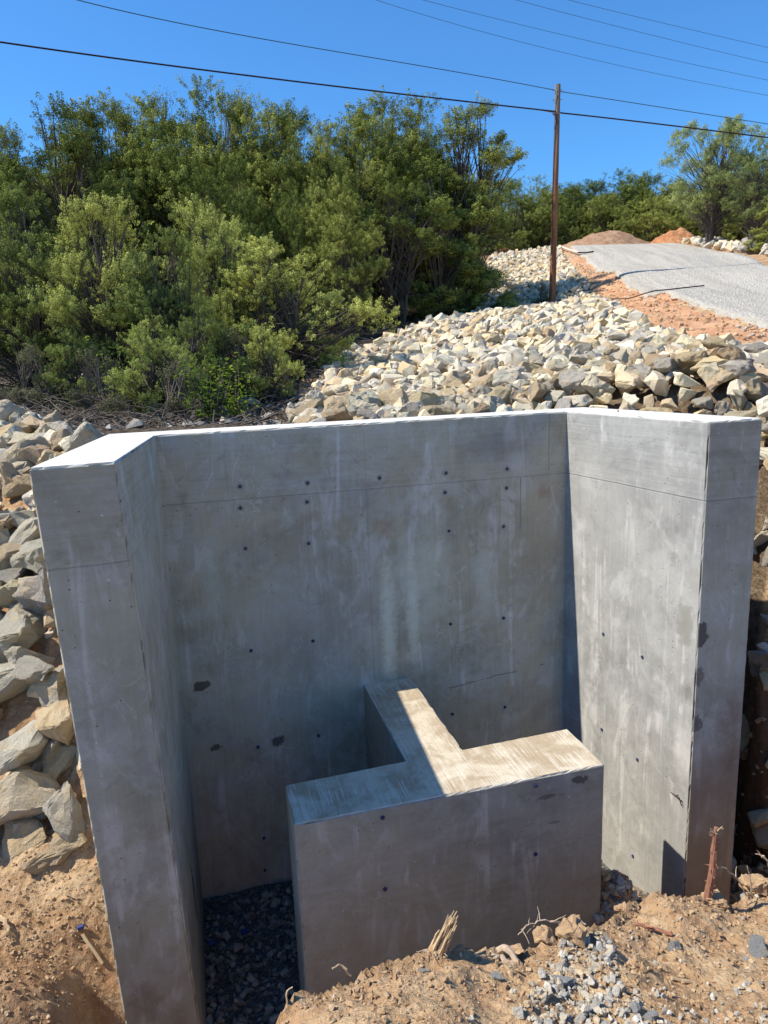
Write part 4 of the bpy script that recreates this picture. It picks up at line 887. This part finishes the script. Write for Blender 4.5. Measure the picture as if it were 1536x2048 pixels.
def tuft_quads(base, axis, L, rad, n, sw, sl, rng, tone, out=None):
    """n small leaf sprigs round an axis: pointed brush shape"""
    axis = axis / np.linalg.norm(axis); t = rng.rand(n) ** .8; dirs = rng.normal(0, 1, (n, 3)); dirs -= (dirs @ axis)[:, None] * axis; dirs /= np.linalg.norm(dirs, axis=1)[:, None] + 1e-9
    env = rad * (np.sin(np.clip(t * .85 + .15, 0, 1) * math.pi) ** .7 + .12); rr = env * np.sqrt(rng.rand(n))
    c = base + axis * (t * L)[:, None] + dirs * rr[:, None]
    nr = (out if out is not None else axis) * .9 + dirs * .45 + rng.normal(0, .38, (n, 3)); nr /= np.linalg.norm(nr, axis=1)[:, None]
    d = axis * .5 + dirs * rng.uniform(.2, .9, (n, 1)) + rng.normal(0, .5, (n, 3)); d -= (d * nr).sum(1)[:, None] * nr; d /= np.linalg.norm(d, axis=1)[:, None] + 1e-9
    s_ = np.cross(d, nr); s_ /= np.linalg.norm(s_, axis=1)[:, None] + 1e-9
    l = sl * rng.uniform(.6, 1.3, (n, 1)); w_ = sw * rng.uniform(.7, 1.3, (n, 1))
    V = np.stack([c - d * l * .5, c + s_ * w_, c + d * l * .5, c - s_ * w_], 1)
    return V, np.clip(tone + .45 * (t - .5) + rng.normal(0, .17, n), 0, 1)  # leaf tone carries painted shade at tuft bases and light at tips
def crown_points(rng, H, Rr, n, bottom, prof, per=30, csz=.24):
    """rounded lumps of foliage round the ends of the limbs; each point keeps the outward direction of its lump"""
    out = []; lob = [(rng.uniform(0, 6.28), rng.uniform(.08, .22)) for _ in range(4)]; nc = max(12, n // per); cen = []
    while len(cen) < nc:
        t = rng.rand(); a = rng.uniform(0, 6.283); k = prof(t) * (1 + sum(A_ * math.cos((i + 2) * (a - ph) + t * 5) for i, (ph, A_) in enumerate(lob)))
        f = rng.rand() ** .38
        if rng.rand() > k + .15: continue
        cen.append((math.cos(a) * k * f * Rr, math.sin(a) * k * f * Rr, t, f, rng.uniform(.7, 1.3)))
    cs = min(Rr * csz, .62)
    for i in range(n):
        x, y, t, f, q = cen[i % nc]; dv = rng.normal(0, 1, 3); dv[2] += .35; dv /= np.linalg.norm(dv); r_ = rng.rand() ** .3 * cs * q * rng.uniform(.8, 1.15)
        if i % 13 == 0: r_ *= 1.5
        x += dv[0] * r_; y += dv[1] * r_; t2 = t + dv[2] * r_ * .8 / (H * (1 - bottom)); out.append((math.atan2(y, x), min(max(t2, -.03), 1.03), math.hypot(x, y) / Rr, f, dv))
    return out
def make_tree(H, Rr, seed, mat, nt_=420, npt=52, sw=.0115, sl=.044, tl=.28, trd=.09, bottom=.14, prof=None, bark=M_trunk, stems=4, up=.9, twigs=170, name="juniper_tree", trunk_r=.07, deadlow=40, per=30, csz=.24):
    rng = np.random.RandomState(seed); prof = prof or (lambda t: (.55 + 1.1 * t - 1.35 * t * t) if t < .8 else .57 * (1 - t) / .2 * .9 + .06)
    tb = MB(); LV = []; LT = []; stem_paths = []
    for s_ in range(stems):
        a = s_ / stems * 6.28 + rng.uniform(-.5, .5); lean = rng.uniform(.12, .55) * Rr
        top = np.array([math.cos(a) * lean, math.sin(a) * lean, H * rng.uniform(.62, .9)]); p0 = np.array([math.cos(a) * .08, math.sin(a) * .08, -.15])
        P = wob(p0, top, 9, .05 * Rr / 2, rng); stem_paths.append(P); V, F = tube(P, np.linspace(trunk_r * rng.uniform(.7, 1.1), .014, 9), 6); tb.add(V, F)
    pts = crown_points(rng, H, Rr, nt_, bottom, prof, per, csz)
    for i, (a, t, k, f, dv) in enumerate(pts):
        z = H * (bottom + (1 - bottom) * t); p = np.array([math.cos(a) * k * Rr, math.sin(a) * k * Rr, z * (1 - .0)])
        axis = dv * .75 + np.array([math.cos(a) * .25, math.sin(a) * .25, up * .55]) + rng.normal(0, .2, 3); axis /= np.linalg.norm(axis)
        L = tl * rng.uniform(.65, 1.35); 
        V, T = tuft_quads(p - axis * L * .6, axis, L, trd * rng.uniform(.7, 1.35), npt, sw, sl, rng, .30 + .35 * rng.rand() + .1 * (f - .6), out=dv)
        LV.append(V); LT.append(T)
        if i < twigs:
            sp_ = stem_paths[rng.randint(stems)]; q = sp_[np.clip(int((z / H) * 9 * .75) - 1 + rng.randint(0, 2), 0, 8)]
            P = wob(q, p - axis * L * .4, 5, .03, rng, -.05); V, F = tube(P, np.linspace(.020 if i % 3 else .03, .006, 5), 4, False); tb.add(V, F)
    for i in range(deadlow):
        sp_ = stem_paths[rng.randint(stems)]; q = sp_[rng.randint(0, 5)]; a = rng.uniform(0, 6.28); L = Rr * rng.uniform(.3, .9)
        P = wob(q, q + np.array([math.cos(a) * L, math.sin(a) * L, rng.uniform(-.25, .5) * L]), 6, .04, rng, .1); V, F = tube(P, np.linspace(.014, .004, 6), 4, False); tb.add(V, F)
    root = empty(name, (0, 0, 0), "x", "tree"); tb.build("trunk", bark, root)
    LV = np.concatenate(LV).reshape(-1, 3); LT = np.concatenate(LT); Fq = np.arange(len(LV)).reshape(-1, 4)
    mesh_np("crown", LV, Fq, mat, root, attr={"tone": ('FACE', LT)})
    HT[root.name] = H; return root
HT = {}
def copy_tree(o):
    c = o.copy(); COL.objects.link(c)
    for ch in list(o.children):
        d = ch.copy(); COL.objects.link(d); d.parent = c
    return c
NATURAL = {}
def place(proto, px, py_top, d, label, cat="juniper tree", group=None, rz=0, wide=1.0, zoff=0, xy=None, py_base=None, tilt=0):
    p = at(px, 600, d) if xy is None else np.array([xy[0], xy[1], 0])
    z0 = float(raw_outer(np.array([p[0]]), np.array([p[1]]))[0]) + zoff
    zt = at(px, py_top, d)[2]; H = HT[proto.name]
    if not NATURAL.get(proto.name + "_u"): o = proto; NATURAL[proto.name + "_u"] = True
    else: o = copy_tree(proto)
    s_ = max(.2, (zt - z0) / H); o.location = (p[0], p[1], z0); o.rotation_euler = (0, tilt, rz); o.scale = (s_ * wide, s_ * wide, s_)
    tag(o, label, cat, group); return o
pw = lambda t: .95 * (1 - t) ** .55 if t > .35 else .55 + t * .9           # broad bush
J1 = make_tree(7, 2.5, 1, M_jun, nt_=2500, npt=68, csz=.27, bottom=.26); J2 = make_tree(7, 2.2, 2, M_jun, nt_=2200, npt=68, csz=.27, stems=3, bottom=.28); J3 = make_tree(7, 2.9, 3, M_jun, nt_=2900, npt=68, csz=.26, stems=5, bottom=.24)
J4 = make_tree(7, 1.9, 4, M_jun, nt_=1000, npt=68, stems=3, bottom=.38, per=34)
JC = make_tree(5, 1.3, 5, M_jun, nt_=1000, npt=68, stems=2, bottom=.05, prof=lambda t: .85 * (1 - t) ** .6 + .08)
B1 = make_tree(4.2, 2.0, 6, M_junL, nt_=1900, npt=80, sw=.0075, sl=.030, tl=.24, trd=.06, bottom=.16, prof=pw, stems=6, up=1.1, twigs=330, name="juniper_bush", trunk_r=.045, deadlow=150)
B2 = make_tree(4.2, 1.7, 7, M_junL, nt_=1700, npt=80, sw=.0075, sl=.030, tl=.24, trd=.06, bottom=.2, prof=pw, stems=5, up=1.2, twigs=280, name="juniper_bush", trunk_r=.04, deadlow=150)
B3 = make_tree(3.0, 1.6, 8, M_junL, nt_=1400, npt=80, sw=.0075, sl=.030, tl=.22, trd=.06, bottom=.12, prof=pw, stems=5, up=.8, twigs=240, name="juniper_bush", trunk_r=.035, deadlow=120)
OK1 = make_tree(8, 3.5, 9, M_oak, nt_=1900, npt=36, sw=.028, sl=.065, tl=.3, trd=.16, per=24, csz=.26, bottom=.28, prof=lambda t: .95 * math.sqrt(max(0, 1 - (2 * t - .95) ** 2 * .85)), bark=M_oakbark, stems=3, up=.4, twigs=330, name="oak_tree", trunk_r=.17, deadlow=12)
BR1 = make_tree(8, 2.0, 10, M_bare, nt_=240, npt=10, sw=.02, sl=.05, tl=.5, trd=.2, bottom=.4, bark=M_twig, stems=4, twigs=240, name="bare_tree", trunk_r=.05, deadlow=10)
SC1 = make_tree(2.2, 1.3, 12, M_scrub, nt_=240, npt=26, sw=.014, sl=.05, tl=.3, trd=.13, bottom=.05, prof=pw, bark=M_twig, stems=6, twigs=240, name="scrub_bush", trunk_r=.02, deadlow=90)
GF = "junipers of the wood behind the box"
back = [(J2, -40, 225, 24, 1.05, "dark juniper cut by the left picture edge, taller than the bushes in front"), (J1, 45, 258, 23, .8, "dark juniper with stepped right shoulder next to the left edge tree"),
        (J4, 180, 196, 23, 1.15, "open topped juniper with thin leaning limbs, left of the bare gap"), (J2, 262, 196, 24, .95, "juniper with visible dark limbs left of centre in the wood"),
        (J4, 330, 200, 25, 1.2, "sparse juniper over a dark hollow with bare trunks"), (J3, 430, 176, 24, .92, "tallest broad juniper of the left wood"), (J1, 520, 205, 23.5, .9, "rounded juniper just right of the tallest one"),
        (J2, 600, 215, 24, 1.05, "juniper with sloping right side behind the notch of sky"), (J3, 672, 262, 23, .75, "lower juniper under the dip in the skyline"), (J1, 735, 232, 25, .9, "juniper right of the dip in the skyline"),
        (J2, 785, 192, 26, 1.05, "tall juniper peak under the black cable"), (J3, 850, 212, 27, .78, "yellow green juniper beside the tall peak"), (J4, 945, 203, 27, 1.25, "leaning open juniper whose branches reach out to the right over the sky"),
        (JC, 925, 330, 25, 1.5, "narrow dense juniper column at the right end of the wood"), (JC, 880, 300, 24, 1.4, "second narrow juniper left of the end column")]
for k, (pr, px, pt, d, wd, lb) in enumerate(back): place(pr, px, pt, d, lb, group=GF, rz=k * 1.7, wide=wd)
midr = [(J1, 690, 395, 20, 1.0, "mid height juniper in front of the dip, centre of the wood"), (J3, 590, 375, 20.5, .75, "mid height juniper behind the right side of the front bushes"), (J4, 800, 345, 22.5, 1.5, "dark juniper hanging over the shaded ground by the rocks"),
        (J1, 480, 330, 20, .8, "mid height juniper behind the front bushes under the tallest tree"),
        (J1, -60, 330, 18, .9, "shaded juniper at the left edge behind the front bush"), (J4, 880, 420, 24, 1.5, "low dark juniper at the edge of the rock bank")]
for k, (pr, px, pt, d, wd, lb) in enumerate(midr): place(pr, px, pt, d, lb, group=GF, rz=k * 2.3 + 1, wide=wd)
frontb = [(B3, 300, 640, 10.6, .9, "low dark juniper bush just behind the left half of the wall"), (B3, 520, 655, 12.2, .8, "low juniper bush under the round front bush, above the wall"), (B3, 120, 660, 11.2, .9, "low juniper bush at the left above the rock pile"), (B1, 60, 385, 12.6, 1.0, "pale green front juniper bush at the left picture edge"), (B2, 215, 395, 12.4, .95, "pale green front juniper bush with pointed tops, second from the left"), (B1, 350, 470, 12.8, .95, "front juniper bush in the middle of the row, over the brush"),
          (B3, 545, 480, 14.5, 1.15, "round front juniper bush reaching furthest right over the dark ground"), (B2, 430, 400, 15, .95, "taller front juniper bush behind the middle one"), (B3, 390, 600, 11.6, .8, "low juniper bush hanging over the brush in the middle"), (B2, -110, 390, 12.5, 1, "front juniper bush mostly outside the left edge")]
for k, (pr, px, pt, d, wd, lb) in enumerate(frontb): place(pr, px, pt, d, lb, cat="juniper bush", group="juniper bushes in front of the wood", rz=k * 1.3, wide=wd)
place(BR1, 335, 160, 29, "pale bare budding tree behind the junipers, left one", cat="tree", group="budding trees behind the wood", rz=1, wide=1.0)
place(BR1, 465, 152, 29, "pale bare budding tree behind the tallest juniper", cat="tree", group="budding trees behind the wood", rz=3, wide=1.1)
GB = "trees beyond the far end of the road"
farr = [(J3, 965, 400, 50, 1.15), (J1, 1020, 362, 56, 1.15), (J3, 1075, 360, 58, .9), (J2, 1130, 372, 60, 1.3), (J1, 1180, 366, 58, 1.2), (J3, 1235, 348, 60, 1.1), (J2, 1285, 350, 60, 1.45), (J1, 1330, 372, 58, 1.2), (J3, 1375, 385, 58, 1.0),
        (J1, 1425, 340, 56, 1.1), (J2, 1500, 330, 54, 1.3), (J3, 1570, 320, 50, 1.0), (J1, 1640, 330, 46, 1.1), (J3, 1100, 395, 55, .9), (J1, 1210, 392, 55, 1.1), (J2, 1300, 396, 54, 1.2), (J3, 1720, 320, 44, 1.0), (J1, 1800, 320, 40, 1.0)]
where = ["left end of the far tree line, behind the wood's edge", "far juniper left of the pole", "far juniper directly behind the pole", "far juniper just right of the pole", "far juniper above the left slope of the brown mound", "highest rounded far juniper above the brown mound",
         "far juniper above the right end of the brown mound", "far juniper above the red mound", "far juniper just left of the oak", "far juniper behind the oak crown", "far juniper behind the right oak", "far juniper at the right picture edge", "far juniper beyond the right edge, nearer one",
         "lower far juniper left of the brown mound", "lower far juniper behind the brown mound top", "lower far juniper between the two mounds", "far juniper beyond the right edge, second", "far juniper beyond the right edge, third"]
for k, (pr, px, pt, d, wd) in enumerate(farr): place(pr, px, pt, d, where[k], group=GB, rz=k * 1.9, wide=wd * 1.12, zoff=-2.2)
# more trees deeper in both woods, seen only through gaps
fr = np.random.RandomState(77)
for k in range(26):
    px = fr.uniform(-400, 900); d = fr.uniform(29, 44); place([J1, J2, J3][k % 3], px, fr.uniform(300, 360), d, "juniper deep inside the left wood, seen only through gaps", group="junipers deep in the wood", rz=fr.uniform(0, 6), wide=1.3, zoff=-1.5)
for k in range(16):
    px = 950 + k * 55; place([J1, J2, J3][k % 3], px, 385 + fr.uniform(0, 20), 66 + fr.uniform(0, 8), "juniper in the row behind the far tree line", group="junipers behind the far tree line", rz=fr.uniform(0, 6), wide=1.5, zoff=-2.5)
place(OK1, 1412, 238, 43, "pale green oak with dark trunk standing in rocks by the road", cat="oak tree", group="oaks by the road", rz=.6, wide=.92)
place(OK1, 1500, 290, 40, "second pale oak right of the taller one, cut by the right edge", cat="oak tree", group="oaks by the road", rz=2.9, wide=1.0)
place(JC, 1530, 385, 33, "dense green juniper at the right picture edge", cat="juniper tree", rz=1, wide=1.6)
for k, (px, pt, d, lb) in enumerate(((1500, 468, 33, "dry twiggy scrub bush beside the road at the right"), (1440, 488, 40, "small scrub bush at the foot of the oaks"), (1556, 450, 30, "dry scrub bush cut by the right picture edge"), (1365, 455, 56, "grey scrub bush between red mound and oak"))):
    place(SC1, px, pt, d, lb, cat="bush", group="dry scrub bushes", rz=k * 1.2, wide=1.1)
place(SC1, 1085, 566, 26.3, "small weedy shrub at the foot of the utility pole", cat="bush", wide=.9)
for k, (px, pt, d, lb) in enumerate(((40, 690, 10.8, "tangled grey scrub at the left edge under the bushes"), (190, 700, 10.2, "tangled grey scrub left of the middle, below the front bushes"), (330, 720, 10.0, "tangled grey scrub behind the left end of the back wall"), (580, 600, 15.5, "thin grey scrub at the right end of the front bushes"), (470, 660, 12.5, "thin grey scrub under the round front bush"))):
    place(SC1, px, pt, d, lb, cat="bush", group="tangled scrub under the front bushes", rz=k * 2.2 + .5, wide=1.0)

# leafy green seedlings behind the wall
def weed(px, py0, py1, d, lab, seed, n=26):
    rng = np.random.RandomState(seed); b0 = at(px, py0, d); b0[2] = float(raw_outer(b0[:1], b0[1:2])[0]); H = max(.5, at(px, py1, d)[2] - b0[2])
    root = empty("sapling", b0, lab, "sapling", "bright green saplings behind the wall"); tb = MB(); LV = []; LT = []
    for k in range(n):
        a = rng.uniform(0, 6.28); r_ = rng.uniform(.05, .45) * H; P = wob((0, 0, -.1), (math.cos(a) * r_, math.sin(a) * r_, H * rng.uniform(.4, 1)), 7, .03, rng); V, F = tube(P, np.linspace(.009, .003, 7), 4, False); tb.add(V, F)
        for j in range(2, 7):
            for q in range(5):
                c = P[j] + rng.normal(0, .06, 3); dd = rng.normal(0, 1, 3); dd[2] *= .4; dd /= np.linalg.norm(dd); s_ = np.cross(dd, rng.normal(0, .3, 3) + [0, 0, 1]); s_ /= np.linalg.norm(s_)
                l, w_ = rng.uniform(.05, .09), rng.uniform(.018, .03); LV.append(np.array([c, c + dd * l * .5 + s_ * w_, c + dd * l, c + dd * l * .5 - s_ * w_])); LT.append(rng.rand())
    tb.build("stems", M_twig, root); LV = np.array(LV).reshape(-1, 3); mesh_np("leaves", LV, np.arange(len(LV)).reshape(-1, 4), M_weed, root, attr={"tone": ('FACE', LT)})
weed(425, 850, 720, 9.6, "bright green leafy sapling behind the back wall", 1); weed(480, 845, 735, 10, "thinner bright green sapling right of the leafy one", 2, 18); weed(265, 700, 655, 10.8, "bright yellow green sprouts in front of the middle bushes", 3, 14)

# tangle of dead brush under the bushes
def brush(px, py, d, wpx, lab, seed, n=170, H=.5):
    rng = np.random.RandomState(seed); c = at(px, py, d); z0 = float(raw_outer(c[:1], c[1:2])[0]); wd = wpx / F_PX * d; mb = MB()
    for k in range(n):
        p = np.array([rng.uniform(-wd, wd) * .5, rng.uniform(-.7, .7), rng.uniform(0, H * .4)]); a = rng.uniform(0, 6.28); L = rng.uniform(.2, .8)
        q = p + np.array([math.cos(a) * L, math.sin(a) * L * .6, rng.uniform(-.1, .7) * L]); P = wob(p, q, 8, .03, rng, .15); zz = ground_z(P[:, 0] + c[0], P[:, 1] + c[1], False) - z0
        P[:, 2] = np.maximum(P[:, 2], zz + .01); V, F = tube(P, np.linspace(rng.uniform(.003, .009), .002, 8), 4, False); mb.add(V, F)
    o = mb.build("brush_pile", M_twig); o.location = (c[0], c[1], z0); tag(o, lab, "brush", "dead brush under the junipers")
brush(80, 840, 9.9, 260, "dead grey brush at the left edge above the rock pile", 1); brush(250, 850, 9.4, 260, "dead grey brush just behind the left end of the wall", 2, 190); brush(400, 845, 9.8, 220, "dead grey brush behind the wall under the middle bush", 3)
brush(560, 720, 14, 260, "dead brush on the bare ground below the round front bush", 4, 120, .5)
# leaf litter and twigs on the shaded floor of the wood
def litter():
    rng = np.random.RandomState(5); n = 2600; poly = forest_poly[:9] + [(6, 42), (-14, 30), (-14, 12)]; P = np.array(poly); lo, hi = P.min(0), P.max(0)
    X = rng.uniform(lo[0], hi[0], n * 3); Y = rng.uniform(8, 30, n * 3); k = pip(X, Y, poly); X, Y = X[k], Y[k]; Z = ground_z(X, Y, False); mb = MB()
    for x, y, z in zip(X, Y, Z):
        a = rng.uniform(0, 6.28); L = rng.uniform(.1, .5); V, F = tube([(x, y, z + .03), (x + math.cos(a) * L, y + math.sin(a) * L, z + rng.uniform(.04, .2))], rng.uniform(.004, .012), 3, False); mb.add(V, F)
    o = mb.build("fallen_twigs", M_twig); tag(o, "fallen twigs covering the shaded floor of the wood", "twigs", kind="stuff")
litter()
